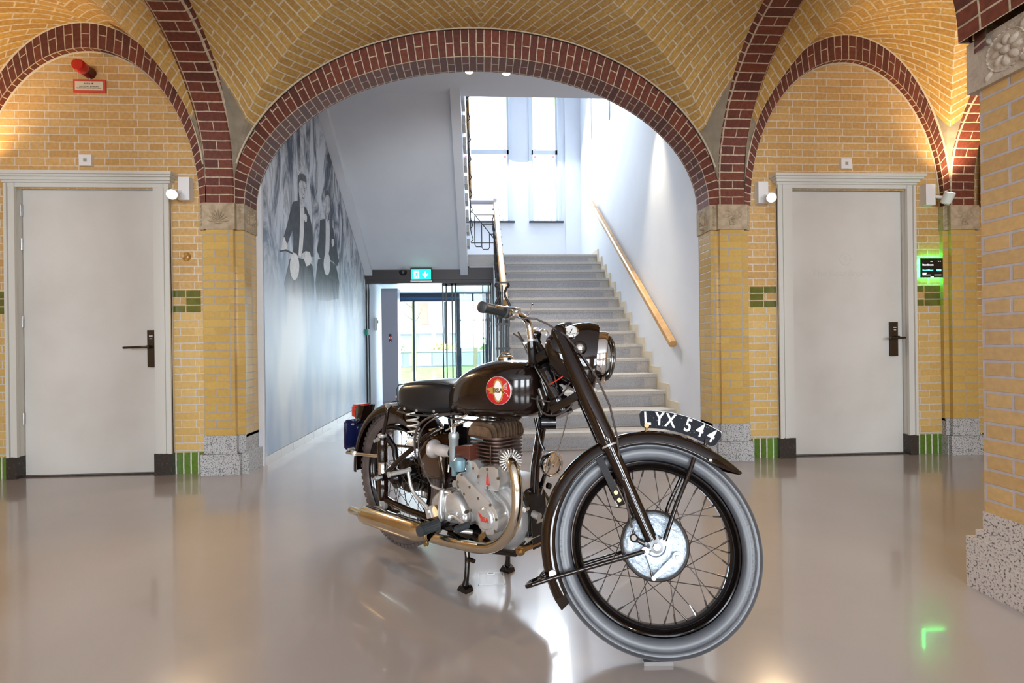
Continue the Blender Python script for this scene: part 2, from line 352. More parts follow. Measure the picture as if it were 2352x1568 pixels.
def rib(name, xc, top=.99, w=.105):
    """transverse arch from wall pier to room pier, stilted half ellipse"""
    b = MB(); n = 46; pr = [(-w-.058, .125), (-w-.03, .035), (-w+.004, 0), (w-.004, 0), (w+.03, .035), (w+.058, .125)]
    us = [-.10, -.02, 0, 2*w, 2*w+.02, 2*w+.10]; S = 0; last = None; rows = []
    pth = [(YC+1.09, 2.1), (YC+1.09, 2.2)]+[(YC+1.09*cos(pi*k/n), 2.3+top*sin(pi*k/n)) for k in range(n+1)]+[(YC-1.09, 2.2), (YC-1.09, 2.1)]
    for k, (y, z) in enumerate(pth):
        y0, z0 = pth[max(0, k-1)]; y1, z1 = pth[min(len(pth)-1, k+1)]; t = Vector((y1-y0, z1-z0)).normalized(); nrm = Vector((t.y, -t.x)) # outward
        if nrm.dot(Vector((y-YC, z-2.1))) < 0: nrm = -nrm
        if last is not None: S += math.dist((y, z), last)
        last = (y, z); rows.append(([(xc+dx, y+nrm.x*dh, z+nrm.y*dh) for dx, dh in pr], S))
    for (r0, s0), (r1, s1) in zip(rows, rows[1:]):
        for j in range(5):
            b.quad([r0[j], r0[j+1], r1[j+1], r1[j]], [(us[j], s0*.885), (us[j+1], s0*.885), (us[j+1], s1*.885), (us[j], s1*.885)])
    return struct(b.build(name, M['red']))
rib('trim_6', -2.012, .98); rib('trim_7', 2.085, 1.0); rib('trim_8', -3.96, .98); rib('trim_9', 4.10, 1.0)
for i, (xx) in enumerate((-2.012, 2.085, -3.96, 4.10)):   # masonry above the ribs
    b = MB(); b.box((xx-.03, YC-1.2, 3.36), (xx+.03, YC+1.2, 3.9)); struct(b.build('trim_%d' % (10+i), M['concrete']))

M['cement'] = mat('cement_joint', (.60, .52, .38), .8)
b = MB()
for cx_, ao, bo in ((CX, 1.955, 1.406), (-2.985, .88, 1.378), (3.09, .90, 1.425)):
    b.tube([(cx_+p[0], 4.145, 2.1+p[1]) for p in ell(ao+.002, bo+.002, 64, .22, pi-.22)], .0075, 6)
for cx_, ai, bi in ((-2.985, .825, 1.185), (3.09, .845, 1.22)):
    b.tube([(cx_+p[0], 4.197, 2.1+p[1]) for p in ell(ai-.004, bi-.004, 64, .0, pi)], .007, 6)
struct(b.build('trim_15', M['cement'], smooth=True))
b = MB()
for cx_, top, s_ in ((-2.012, .98, 1), (-2.012, .98, -1), (2.085, 1.0, -1), (2.085, 1.0, 1), (4.10, 1.0, -1), (-3.96, .98, 1)):
    b.tube([(cx_+s_*.150, YC+1.09*cos(t)+cos(t)*.062, 2.3+top*sin(t)+.062*sin(t)) for t in [.32+.052*k for k in range(49)]], .006, 6)
struct(b.build('trim_16', M['cement'], smooth=True))

# ------------------------------------------------------------------ carved capital: stone block with a relief
def relief(mb, cx, cz, r, pt, kind):
    """raised ornament on a face; pt(u, v, d) gives the 3D point, d outwards"""
    def blob(u, v, ru, rv, h, ang=0, n=14):
        V = [pt(u, v, h)]; F = []
        for ring, hh in ((.55, .8), (1, 0)):
            for k in range(n):
                t = 2*pi*k/n; a, c = ru*ring*cos(t), rv*ring*sin(t); V.append(pt(u+a*cos(ang)-c*sin(ang), v+a*sin(ang)+c*cos(ang), h*hh))
        F += [(0, 1+k, 1+(k+1) % n) for k in range(n)]+[(1+k, 1+n+k, 1+n+(k+1) % n, 1+(k+1) % n) for k in range(n)]; mb.add(V, F)
    if kind == 'shell':
        for k in range(9):
            t = radians(8+k*20.5); blob(cx+cos(t)*r*.55, cz-r*.55+sin(t)*r*.75, r*.48, r*.095, r*.16, t)
        blob(cx, cz-r*.6, r*.4, r*.12, r*.14)
    elif kind == 'leaf':
        for k in range(5):
            t = radians(15+k*37.5); blob(cx+cos(t)*r*.6, cz+sin(t)*r*.45, r*.42, r*.2, r*.15, t+.5)
        for k in range(9): blob(cx+random.uniform(-.3, .3)*r, cz-r*.35+random.uniform(-.35, .3)*r, r*.13, r*.13, r*.15)
    elif kind == 'head':
        for k in range(18):
            t = 2*pi*k/18; blob(cx+cos(t)*r*.8, cz+sin(t)*r*1.05, r*.14, r*.09, r*.10, t+pi/2)
        blob(cx, cz, r*.36, r*.55, r*.3); blob(cx+r*.1, cz-r*.05, r*.12, r*.15, r*.42); blob(cx, cz-r*.7, r*.5, r*.25, r*.18); blob(cx, cz+r*.35, r*.42, r*.25, r*.26)
    elif kind == 'rosette':
        for k in range(8):
            t = 2*pi*k/8; blob(cx+cos(t)*r*.5, cz+sin(t)*r*.5, r*.32, r*.2, r*.15, t)
        blob(cx, cz, r*.25, r*.25, r*.25)
        for k in range(26):
            t = 2*pi*k/26; blob(cx+cos(t)*r*.95, cz+sin(t)*r*.95, r*.12, r*.05, r*.08, t+pi/2)
        for k in range(4):
            t = pi/4+k*pi/2; blob(cx+cos(t)*r*1.25, cz+sin(t)*r*1.25, r*.3, r*.14, r*.14, t)

def wall_pier(name, x0, x1, inner, shell, jx=None, blk=None):
    """pier against the door wall: glazed shaft, carved capital, granite foot. inner = +1/-1 side with the passage jamb"""
    e = empty(name, ((x0+x1)/2, 4.15, 0)); struct(e); ox, oy = (x0+x1)/2, 4.15
    def L(p): return (p[0]-ox, p[1]-oy, p[2])
    class B(MB):
        def box(s, a, c, mi=0):
            k = len(s.v); MB.box(s, a, c, mi); s.v[k:] = [L(p) for p in s.v[k:]]
        def add(s, vs, fs, mi=0): MB.add(s, [L(p) for p in vs], fs, mi)
    b = B(); b.box((x0, 4.135, .28), (x1, 4.21, 1.9))
    flank = [x0-.045, x1+.045]
    if inner > 0: b.box((x1, 4.168, .28), (jx, 4.40, 1.9)); b.box((x0-.045, 4.168, .28), (x0, 4.21, 1.9)); flank[1] = jx
    elif inner < 0: b.box((jx, 4.168, .28), (x0, 4.40, 1.9)); b.box((x1, 4.168, .28), (x1+.045, 4.21, 1.9)); flank[0] = jx
    else: b.box((x0-.045, 4.168, .28), (x1+.045, 4.21, 1.9))
    b.build('shaft', M['pier_glaze'], e)
    b = B(); b.box((x0-.02, 4.118, 1.895), (x1+.02, 4.21, 2.098)); b.box((flank[0]-.01, 4.15, 1.895), (flank[1]+.01, 4.41 if inner else 4.21, 2.098))
    relief(b, (x0+x1)/2, 1.995, .085, lambda u, v, d: (u, 4.118-d, v), shell)
    for fx in ((x1+flank[1])/2+.012, (x0+flank[0])/2-.012):
        for k in range(6):
            b.add([(fx-.016, 4.149, 1.925+k*.028), (fx+.016, 4.149, 1.925+k*.028), (fx, 4.135, 1.94+k*.028)], [(0, 1, 2)])
            b.add([(fx-.016, 4.149, 1.925+k*.028), (fx, 4.135, 1.94+k*.028), (fx, 4.149, 1.955+k*.028)], [(0, 1, 2)]); b.add([(fx+.016, 4.149, 1.925+k*.028), (fx, 4.149, 1.955+k*.028), (fx, 4.135, 1.94+k*.028)], [(0, 1, 2)])
    if inner:
        xf = jx+.01*inner; relief(b, 4.285, 1.995, .082, lambda u, v, d: (xf+d*inner, u, v), 'head')
    b.build('capital', M['stone'], e, smooth=True)
    b = B(); b.box((x0-.012, 4.125, .16), (x1+.012, 4.21, .30)); b.box((flank[0], 4.158, .16), (flank[1], 4.405 if inner else 4.21, .30))
    b.box((x0-.045, 4.105, 0), (x1+.045, 4.21, .16)); b.box((flank[0]-(.01 if inner >= 0 else .03), 4.135, 0), (flank[1]+(.01 if inner <= 0 else .03), 4.42 if inner else 4.21, .16))
    b.build('foot', M['granite'], e, bevel=.004)
    return e
wall_pier('trim_20', -2.105, -1.90, 1, 'shell', jx=-1.833)
wall_pier('trim_21', 1.97, 2.178, -1, 'leaf', jx=1.905)
wall_pier('trim_22', 3.975, 4.19, 0, 'leaf')
wall_pier('trim_23', -4.06, -3.85, 0, 'shell')

def room_pier(name, x0, x1):
    e = empty(name, ((x0+x1)/2, 1.77, 0)); struct(e); ox, oy = (x0+x1)/2, 1.77
    class B(MB):
        def box(s, a, c, mi=0):
            k = len(s.v); MB.box(s, a, c, mi); s.v[k:] = [(p[0]-ox, p[1]-oy, p[2]) for p in s.v[k:]]
        def add(s, vs, fs, mi=0): MB.add(s, [(p[0]-ox, p[1]-oy, p[2]) for p in vs], fs, mi)
    b = B(); b.box((x0, 1.60, .3), (x1, 1.915, 1.96)); b.build('shaft', M['near_glaze'], e)
    b = B(); b.box((x0-.022, 1.57, 1.955), (x1+.022, 1.945, 2.15))
    for s, xf in ((-1, x0-.022), (1, x1+.022)):
        relief(b, 1.79, 2.05, .075, lambda u, v, d, s=s, xf=xf: (xf+s*d, u, v), 'rosette')
    for k in range(7): b.add([(x0-.03, 1.946, 1.96+k*.027), (x0+.05, 1.946, 1.96+k*.027), (x0+.01, 1.965, 1.975+k*.027)], [(0, 1, 2)])
    b.build('capital', M['stone_near'], e, smooth=True)
    b = B(); b.box((x0-.004, 1.596, .22), (x1+.004, 1.919, .31)); b.box((x0-.014, 1.586, .19), (x1+.014, 1.94, .232)); b.box((x0-.03, 1.58, 0), (x1+.03, 1.965, .20))
    b.build('foot', M['granite_near'], e, bevel=.004)
    return e
M['stone_near'] = mat('pale_carved_stone', (.55, .47, .38), .6, noise=(14, (.42, .34, .27), .35, .7), bump=(60, .4))
room_pier('trim_24', 1.965, 2.25); room_pier('trim_25', -2.19, -1.9); room_pier('trim_26', 3.98, 4.27); room_pier('trim_27', -4.1, -3.82)
# arcade on the room side: same arches, above the camera's view
arch_ring('trim_28', CX, 1.86, 1.19, 1.955, 1.406, 2.15, 1.62, 1.93)
arch_ring('trim_29', -3.0, .78, 1.15, .88, 1.378, 2.15, 1.62, 1.93); arch_ring('trim_30', 3.11, .80, 1.18, .90, 1.425, 2.15, 1.62, 1.93)
for i, (xc, a, b_, x0, x1) in enumerate(((CX, 1.9, 1.25, -1.99, 2.06), (-3.0, .84, 1.25, -3.96, -1.99), (3.11, .86, 1.25, 2.06, 4.1))):
    b = MB(); I = [(x1-xc, 0)]+ell(a, b_, 40)+[(x0-xc, 0)]
    for p, q in zip(I, I[1:]):
        for yy in (1.64, 1.91): b.quad([(xc+p[0], yy, 2.15+p[1]), (xc+q[0], yy, 2.15+q[1]), (xc+q[0], yy, 3.9), (xc+p[0], yy, 3.9)], [(p[0], p[1]), (q[0], q[1]), (q[0], 1.75), (p[0], 1.75)])
    struct(b.build('trim_%d' % (31+i), M['wall_brick']))
# hall behind the camera
b = MB(); b.box((-6.2, -5.4, 3.6), (6.4, 4.3, 3.7)); struct(b.build('ceiling', M['ceil']))
b = MB(); b.box((-6.3, -5.4, 0), (-6.2, 4.3, 3.7)); struct(b.build('wall_left', M['wall_brick']))
b = MB(); b.box((6.4, -5.4, 0), (6.5, 4.3, 3.7)); struct(b.build('wall_right', M['wall_brick']))
b = MB(); b.box((-6.3, 4.2, 0), (-4.5, 4.3, 3.7)); struct(b.build('wall_far_left', M['wall_brick']))
b = MB(); b.box((5.55, 4.2, 0), (6.5, 4.3, 3.7)); struct(b.build('wall_far_right', M['wall_brick']))
b = MB(); xs = [-6.3, -4.1, -2.3, -.9, .9, 2.3, 4.1, 6.5]
for k in range(7):
    if k % 2 == 0: b.box((xs[k], -5.5, 0), (xs[k+1], -5.4, 3.7))
    else: b.box((xs[k], -5.5, 0), (xs[k+1], -5.4, .7)); b.box((xs[k], -5.5, 3.1), (xs[k+1], -5.4, 3.7))
struct(b.build('wall_front', M['wall_brick']))
for k, (x0, x1) in enumerate(((-4.1, -2.3), (-.9, .9), (2.3, 4.1))):
    e = empty('window_%d' % (3+k), ((x0+x1)/2, -5.45, 0)); struct(e); w = (x1-x0)/2; b = MB()
    for xa in (-w, -w/3, w/3, w): b.box((xa-.035, -.03, .7), (xa+.035, .03, 3.1))
    for za in (.7, 1.9, 3.05): b.box((-w, -.03, za), (w, .03, za+.06))
    b.build('window_frame', M['frame'], e)
MUR = dict(
  hair1=[(5.243,2.62), (5.252,2.664), (5.313,2.711), (5.437,2.744), (5.486,2.695), (5.492,2.64), (5.459,2.673), (5.311,2.641), (5.278,2.603), (5.268,2.558), (5.253,2.582)],
  face1=[(5.278,2.603), (5.311,2.641), (5.459,2.673), (5.488,2.638), (5.475,2.534), (5.404,2.429), (5.432,2.394), (5.308,2.362), (5.296,2.456), (5.267,2.531)],
  suit1=[(5.109,2.371), (5.224,2.415), (5.295,2.421), (5.347,2.33), (5.404,2.415), (5.488,2.408), (5.594,2.348), (5.672,2.247), (5.702,2.074), (5.715,1.942), (5.578,1.919), (5.449,1.956), (5.243,1.871), (5.092,1.886), (5.105,2.029), (5.081,2.091), (4.944,1.932), (4.861,1.986), (4.957,2.129), (5.052,2.296)],
  shirt1=[(5.295,2.421), (5.35,2.387), (5.417,2.425), (5.431,2.351), (5.406,2.146), (5.358,1.954), (5.298,1.867), (5.236,1.877), (5.273,2.049), (5.305,2.264)],
  flower1=[(5.421,2.327), (5.473,2.35), (5.506,2.326), (5.495,2.273), (5.444,2.254), (5.412,2.289)],
  hand1=[(4.867,1.987), (4.934,1.936), (4.935,1.879), (4.863,1.847), (4.797,1.854), (4.832,1.936)],
  hand1b=[(5.449,1.956), (5.58,1.971), (5.644,1.901), (5.574,1.831), (5.465,1.801), (5.404,1.863)],
  lamp1=[(5.255,1.77), (5.245,1.723), (5.221,1.679), (5.185,1.645), (5.142,1.624), (5.098,1.619), (5.058,1.629), (5.026,1.654), (5.006,1.69), (5.0,1.733), (5.009,1.778), (5.031,1.821), (5.065,1.855), (5.107,1.878), (5.151,1.885), (5.193,1.877), (5.227,1.852), (5.249,1.815)],
  legs1=[(4.999,1.798), (5.072,1.837), (5.242,1.851), (5.446,1.869), (5.665,1.845), (5.727,1.661), (5.696,1.461), (5.346,1.405), (4.898,1.398), (4.853,1.562)],
  bars1=[(4.748,1.839), (4.915,1.881), (5.073,1.877), (5.073,1.861), (4.907,1.861), (4.754,1.828)],
  hair2=[(6.137,2.736), (6.166,2.785), (6.26,2.821), (6.327,2.799), (6.336,2.743), (6.292,2.772), (6.191,2.744), (6.156,2.694)],
  face2=[(6.156,2.694), (6.191,2.744), (6.292,2.772), (6.336,2.743), (6.342,2.611), (6.246,2.48), (6.181,2.505), (6.147,2.61)],
  suit2=[(5.951,2.395), (6.163,2.461), (6.231,2.403), (6.325,2.491), (6.473,2.407), (6.576,2.256), (6.718,2.044), (6.625,1.969), (6.455,2.004), (6.292,2.004), (6.229,2.092), (6.115,1.975), (5.933,1.962), (5.823,2.028), (5.918,2.208)],
  shirt2=[(6.163,2.461), (6.233,2.436), (6.313,2.48), (6.33,2.342), (6.298,2.12), (6.214,1.991), (6.127,2.01), (6.159,2.258)],
  lamp2=[(6.33,1.956), (6.32,1.908), (6.294,1.864), (6.257,1.829), (6.212,1.807), (6.166,1.801), (6.124,1.811), (6.091,1.836), (6.071,1.873), (6.065,1.917), (6.075,1.963), (6.099,2.006), (6.134,2.041), (6.177,2.064), (6.224,2.072), (6.267,2.064), (6.302,2.039), (6.324,2.002)],
  legs2=[(5.858,1.935), (6.01,1.975), (6.225,1.993), (6.576,1.979), (6.725,1.775), (6.683,1.573), (6.204,1.501), (5.791,1.483), (5.751,1.664)],
  trunk=[(5.341,3.252), (5.436,3.292), (5.453,2.957), (5.496,2.742), (5.395,2.73), (5.338,2.831)],
  flower2=[(6.396,2.264), (6.48,2.289), (6.513,2.227), (6.439,2.179), (6.394,2.213)])
# ------------------------------------------------------------------ doors
def door(name, lx0, lx1, top, fx0, fx1, hx, lever, lab):
    """painted flush door in a moulded frame with cornice, black stone feet, bronze handle; local origin at the leaf foot"""
    ox, oy = (lx0+lx1)/2, 4.21; x0, x1, f0, f1 = lx0-ox, lx1-ox, fx0-ox, fx1-ox
    b = MB(); b.box((x0, .028, .012), (x1, .068, top)); d = b.build(name, M['door'], bevel=.002); d.location = (ox, oy, 0); struct(d)
    b = MB()
    for a, c in ((f0, x0-.004), (x1+.004, f1)):
        b.box((a, -.04, .165), (c, .06, top+.09))
        s = 1 if a < 0 else -1; ed = a if a < 0 else c
        b.box((min(ed, ed+s*.022), -.055, .165), (max(ed, ed+s*.022), -.03, top+.03)); b.box((min(ed+s*.045, ed+s*.075), -.05, .165), (max(ed+s*.045, ed+s*.075), -.03, top+.03))
    b.box((f0-.001, -.0425, top+.004), (f1+.001, .06, top+.0905))
    b.box((f0-.01, -.055, top+.035), (f1+.01, .0, top+.052)); b.box((f0-.022, -.075, top+.05), (f1+.022, .0, top+.075))
    b.box((f0-.038, -.095, top+.073), (f1+.038, .0, top+.09)); b.box((f0-.05, -.11, top+.088), (f1+.05, .0, top+.112))
    b.build('door_frame', M['frame'], d, bevel=.003)
    b = MB()
    for a, c in ((f0, x0-.003), (x1+.003, f1)): b.box((a-.006, -.05, 0), (c, .06, .167))
    b.build('foot_block', M['foot'], d, bevel=.003)
    b = MB(); b.box((x0-.01, .0, 0), (x1+.01, .07, .010)); b.build('threshold', M['foot'], d)
    h0 = hx-ox; b = MB(); b.box((h0-.028, -.004, .835), (h0+.028, .03, 1.125)); hp = b.build('handle_plate', M['bronze'], d, bevel=.007)
    b = MB(); b.cyl((h0, .0, .995), (h0, -.05, .995), .012)
    if lever < 0: b.tube([(h0, -.045, .995), (h0-.02, -.055, .995), (h0-.07, -.056, .993), (h0-.175, -.054, .990)], .009)
    else: b.tube([(h0+.055, -.03, .99), (h0+.05, -.05, .99), (h0+.02, -.056, .99), (h0-.06, -.056, .99), (h0-.08, -.05, .99)], .009)
    b.build('lever', M['bronze'], hp, smooth=True)
    b = MB(); b.box((h0-.013, -.006, 1.075), (h0+.013, -.003, 1.082)); b.box((h0-.010, -.006, 1.055), (h0+.010, -.003, 1.060)); b.build('reader_mark', M['white2'], hp)
    for hz in (2.06 if lever < 0 else 1.98, 1.80 if lever < 0 else 1.27, 1.2 if lever < 0 else .75, .45):
        b = MB(); b.cyl((x0-.006, .02, hz-.045), (x0-.006, .02, hz+.045), .008); b.box((x0-.012, .02, hz-.045), (x0+.004, .03, hz+.045)); b.build('hinge', M['steel'], d, smooth=True)
    return d
door('door_1', -3.527, -2.521, 2.222, -3.60, -2.39, -2.565, -1, '')
dr = door('door_2', 2.615, 3.617, 2.245, 2.48, 3.685, 3.525, 1, '')
M['faint'] = mat('faint_etching', (.60, .585, .545), .4)
text('The Boardroom', .075, 'door_lettering', M['faint'], (3.09-3.116, .0275, 1.545), (1, 0, 0), (0, 0, 1), dr, .0004, sx=1.1)
b = MB(); b.lathe([(.045, 0), (.048, .0006), (.051, 0)], (0, .0278, 1.665), (0, -1, 0), 40); b.build('door_emblem', M['faint'], dr)
text('S', .07, 'door_letter', M['faint'], (0, .0275, 1.665), (1, 0, 0), (0, 0, 1), dr, .0004)

# ------------------------------------------------------------------ lamps and fittings on the brick wall
LAMP = mat('lamp_glow', (1, .9, .7), .4, emit=((1, .80, .48), 14))
def wall_lamp(x, z, hx, hz, d, lab, power, ang=95, glow=True):
    e = empty('wall_spotlight', (x, 4.2, z)); tag(e, lab, 'lamp', 'white adjustable spotlights on the brick wall')
    b = MB(); b.box((-.042, -.06, -.088), (.042, 0, .088)); b.build('wall_box', M['white2'], e, bevel=.003)
    D = Vector(d).normalized(); c = Vector((hx-x, -.115, hz-z)); b = MB()
    b.lathe([(0, -.05), (.028, -.05), (.037, -.04), (.039, 0), (.039, .045), (.035, .045), (.033, .035), (0, .035)], c, D, 28); hd = b.build('lamp_head', M['white2'], e, smooth=True)
    b = MB(); b.cyl((c.x*.35, -.05, c.z*.35), tuple(c), .012); b.build('swivel', M['white2'], e, smooth=True)
    b = MB(); b.lathe([(0, .037), (.032, .037)], c, D, 24); b.build('bulb', LAMP, hd)
    w = Vector((x, 4.2, z))+c+D*.06; o = spot('spot_light', w, w+D, power, WARM, ang, .7, .03); return e
wall_lamp(-2.268, 2.212, -2.318, 2.15, (.35, -.9, -.25), 'white wall spotlight just right of the left door, aimed into the room', 55, 110)
wall_lamp(2.347, 2.205, 2.375, 2.14, (-.35, -.9, -.15), 'white wall spotlight just left of the right door, aimed into the room', 45, 110)
wall_lamp(3.803, 2.195, 3.90, 2.15, (.1, -.5, 1), 'white wall spotlight right of the right door, its head turned up at the vault', 42, 120)
wall_lamp(-3.80, 2.2, -3.86, 2.17, (.05, -.35, 1), 'white wall spotlight beyond the left door frame, aimed up at the vault', 42, 120)

e = empty('alarm_beacon', (-2.985, 4.2, 3.115)); tag(e, 'red cylindrical alarm light high under the left brick arch', 'alarm light')
b = MB(); b.lathe([(.044, 0), (.044, .075), (.046, .08)], (0, 0, 0), (0, -1, 0), 32); b.build('base', mat('dark_red_plastic', (.10, .004, .006), .3), e, smooth=True)
b = MB(); b.lathe([(.046, .08), (.048, .09), (.047, .125), (.04, .138), (0, .142)], (0, 0, 0), (0, -1, 0), 32); b.build('red_lens', M['redpl'], e, smooth=True)
b = MB(); b.box((-.004, -.01, -.07), (.004, 0, -.04)); b.build('cable', M['white2'], e)
e = empty('alarm_notice', (-2.986, 4.2, 3.012)); tag(e, 'red-framed notice plate with a cream panel under the red alarm light', 'sign')
b = MB(); b.box((-.119, -.014, -.05), (.119, 0, .05)); b.build('red_frame', mat('notice_red', (.60, .075, .045), .4), e, bevel=.002)
b = MB(); b.box((-.104, -.0165, -.034), (.104, -.012, .034)); b.build('panel', mat('notice_cream', (.70, .62, .45), .4), e)
dk = mat('print_black', (.03, .025, .02), .5); X1, Z1 = (1, 0, 0), (0, 0, 1)
text('ANSUL', .016, 'lettering', dk, (-.012, -.0168, .016), X1, Z1, e); text('RUIMTE NIET BETREDEN', .013, 'lettering', dk, (0, -.0168, -.006), X1, Z1, e); text('BLUSGASINSTALLATIE GEACTIVEERD', .011, 'lettering', dk, (0, -.0168, -.018), X1, Z1, e)
b = MB(); b.cyl((.026, -.0165, .017), (.026, -.0175, .017), .006); b.build('emblem', M['redpl'], e)
def sensor(x, z, lab):
    e = empty('motion_sensor', (x, 4.2, z)); tag(e, lab, 'sensor', 'small white sensor boxes above the doors')
    b = MB(); b.box((-.046, -.028, -.043), (.046, 0, .043)); b.build('housing', M['white2'], e, bevel=.008)
    b = MB(); b.box((-.012, -.031, -.012), (.012, -.027, .012)); b.build('sensor_window', mat('sensor_grey', (.35, .33, .28), .3), e, bevel=.002)
sensor(-3.014, 2.435, 'small white square sensor box above the left door'); sensor(3.091, 2.46, 'small white square sensor box above the right door')
e = empty('room_booking_screen', (3.833, 4.2, 1.58)); tag(e, 'small black room booking screen with green glowing edge beside the right door', 'screen')
b = MB(); b.box((-.098, -.028, -.082), (.098, -.018, .082)); b.build('screen_panel', mat('screen_black', (.004, .004, .004), .15), e, bevel=.003)
b = MB(); b.box((-.093, -.019, -.077), (.093, -.004, .077)); b.build('glowing_edge', mat('green_led', (.02, .8, .2), .5, emit=((.02, 1, .18), 26)), e)
b = MB(); b.box((-.06, -.004, -.05), (.06, 0, .05)); b.build('wall_bracket', M['iron'], e)
wt = mat('screen_white', (1, 1, 1), .5, emit=((.9, .93, 1), 1.4)); cy = mat('screen_cyan', (.1, .9, .8), .5, emit=((.12, .85, .75), 1.3))
text('Boardroom', .021, 'screen_text', wt, (-.084, -.0285, .025), X1, Z1, e, .0003, 'LEFT', .0003); text('Beschikbaar', .020, 'screen_text', cy, (-.084, -.0285, -.020), X1, Z1, e, .0003, 'LEFT', .0003)
b = MB(); b.box((.043, -.0292, -.028), (.083, -.028, -.014)); b.build('screen_button', cy, e)
for x0, x1, z in ((-.084, -.045, -.044), (-.084, -.052, -.052), (-.084, -.012, -.060), (.022, .083, -.060), (-.012, .014, -.077), (-.012, .004, .054), (.055, .064, .055), (.072, .080, .055)): b = MB(); b.box((x0, -.0290, z-.0022), (x1, -.028, z+.0022)); b.build('screen_line', wt, e)
b = MB(); b.lathe([(0, .006), (.012, .008), (.02, .004), (.03, .009), (.036, 0)], (0, 0, 0), (0, -1, 0), 24); o = b.build('wall_rosette', mat('ochre_glaze', (.50, .28, .06), .2, coat=1, noise=(40, (.30, .14, .03), .4, .6)), smooth=True); o.location = (-2.287, 4.2, 1.695); tag(o, 'small round ochre ornament set in the bricks right of the left door', 'ornament')

# ------------------------------------------------------------------ stair hall
HX0, HX1 = -1.79, 1.905
b = MB(); b.box((HX0-.1, 4.39, 0), (HX0, 11.2, 6.8)); struct(b.build('wall_hall_left', M['white']))
b = MB(); b.box((HX1, 4.39, 0), (HX1+.1, 9.7, 6.8)); struct(b.build('wall_hall_right', M['white']))
b = MB(); b.box((HX0-.1, 4.28, 3.75), (HX1+.1, 5.82, 4.0)); struct(b.build('ceiling_hall_slab', M['ceil']))
b = MB(); b.box((HX0-.1, 4.28, 6.7), (HX1+.1, 9.9, 6.8)); b.box((HX0-.1, 4.28, 4.0), (HX1+.1, 4.4, 6.8)); struct(b.build('ceiling_hall', M['white']))
# window wall with three tall openings
b = MB(); WY = 9.625
wins = [(-.30, .575), (.995, 1.49)]; zs, zt = 3.235, 6.2
xs = [HX0]+[v for w in wins for v in w]+[HX1]
for k in range(0, len(xs), 2): b.box((xs[k], WY, 2.1), (xs[k+1], WY+.3, 6.75))
for x0, x1 in wins: b.box((x0, WY, 2.1), (x1, WY+.3, zs)); b.box((x0, WY, zt), (x1, WY+.3, 6.75))
b.box((1.62, WY-.05, 2.385), (HX1, WY, 6.75))
struct(b.build('wall_hall_back', M['white']))
lead = mat('lead_came', (.12, .10, .18), .5); wfr = mat('window_frame_white', (.62, .68, .76), .4)
for k, (x0, x1) in enumerate(wins):
    e = empty('window_%d' % (k+1), ((x0+x1)/2, WY, zs)); struct(e); w = (x1-x0)/2; H = zt-zs
    b = MB()
    for s in (-1, 1): b.box((min(s*w, s*(w-.035)), .06, 0), (max(s*w, s*(w-.035)), .12, H)); b.box((min(s*(w+.05), s*w), -.02, 0), (max(s*(w+.05), s*w), .01, H))
    b.box((-w, .06, 1.27), (w, .12, 1.35)); b.box((-w, .06, 0), (w, .12, .03)); b.box((-w, .06, H-.04), (w, .12, H)); b.build('window_frame', wfr, e)
    b = MB(); b.box((-w, .085, .0), (w, .095, H)); b.build('pane', M['glass_milk'], e)
    b = MB(); b.box((-w-.06, -.07, -.03), (w+.09, .05, -.005)); b.build('window_sill', mat('slate_sill_%d' % k, (.05, .06, .09), .4), e)
    b = MB(); q = .085
    def sqr(cx, cz):
        for dx0, dz0, dx1, dz1 in ((0, 0, q, .003), (0, q, q, q+.003), (0, 0, .003, q), (q, 0, q+.003, q)): b.box((cx+dx0, .078, cz+dz0), (cx+dx1, .084, cz+dz1))
    cols = [(-.30, 0), (.07, 1)] if k == 0 else [(-.045, 2)]
    for cz, fl in ((2.45, 0), (1.95, 1), (.95, 0), (.32, 1)):
        for cx, kd in cols:
            if kd == 0: sqr(cx, cz)
            elif kd == 1: sqr(cx, cz+(.0 if fl else q)); sqr(cx+q, cz+(q if fl else 0))
            else: sqr(cx, cz-(.1 if fl else 0))
    for cx in ((-.22, .07, .32) if k == 0 else (-.17, .16)):
        for cz in [i*.19 for i in range(1, 15)]: b.box((cx, .079, cz), (cx+.010, .084, cz+.010))
    b.build('lead_pattern', lead, e)
    b = MB(); c1 = MB(); c2 = MB()
    for s in (-1, 1):
        for cz, dz in ((1.27, -.005), (1.35, .005)):
            xx = s*(w-.07); c1.box((xx-.022, .079, 1.21 if cz < 1.3 else 1.36), (xx+.022, .084, 1.25 if cz < 1.3 else 1.375)); b.box((xx-s*.045-.012, .079, 1.17 if cz < 1.3 else 1.385), (xx-s*.045+.012, .084, 1.20 if cz < 1.3 else 1.41))
        b.box((s*(w-.12)-.015, .079, .035), (s*(w-.12)+.015, .084, .065))
        for za, zb in ((2.2, 2.5), (.55, .8)): c2.box((min(s*(w-.035), s*(w-.048)), .079, za), (max(s*(w-.035), s*(w-.048)), .084, zb))
    c1.build('red_glass', mat('red_glass_%d' % k, (.9, .1, .15), .3, emit=((1, .18, .25), 1)), e); b.build('green_glass', mat('green_glass_%d' % k, (.1, .8, .6), .3, emit=((.2, .9, .65), 1)), e)
    c2.build('lime_glass', mat('lime_glass_%d' % k, (.5, .9, .1), .3, emit=((.55, 1, .15), 1)), e)

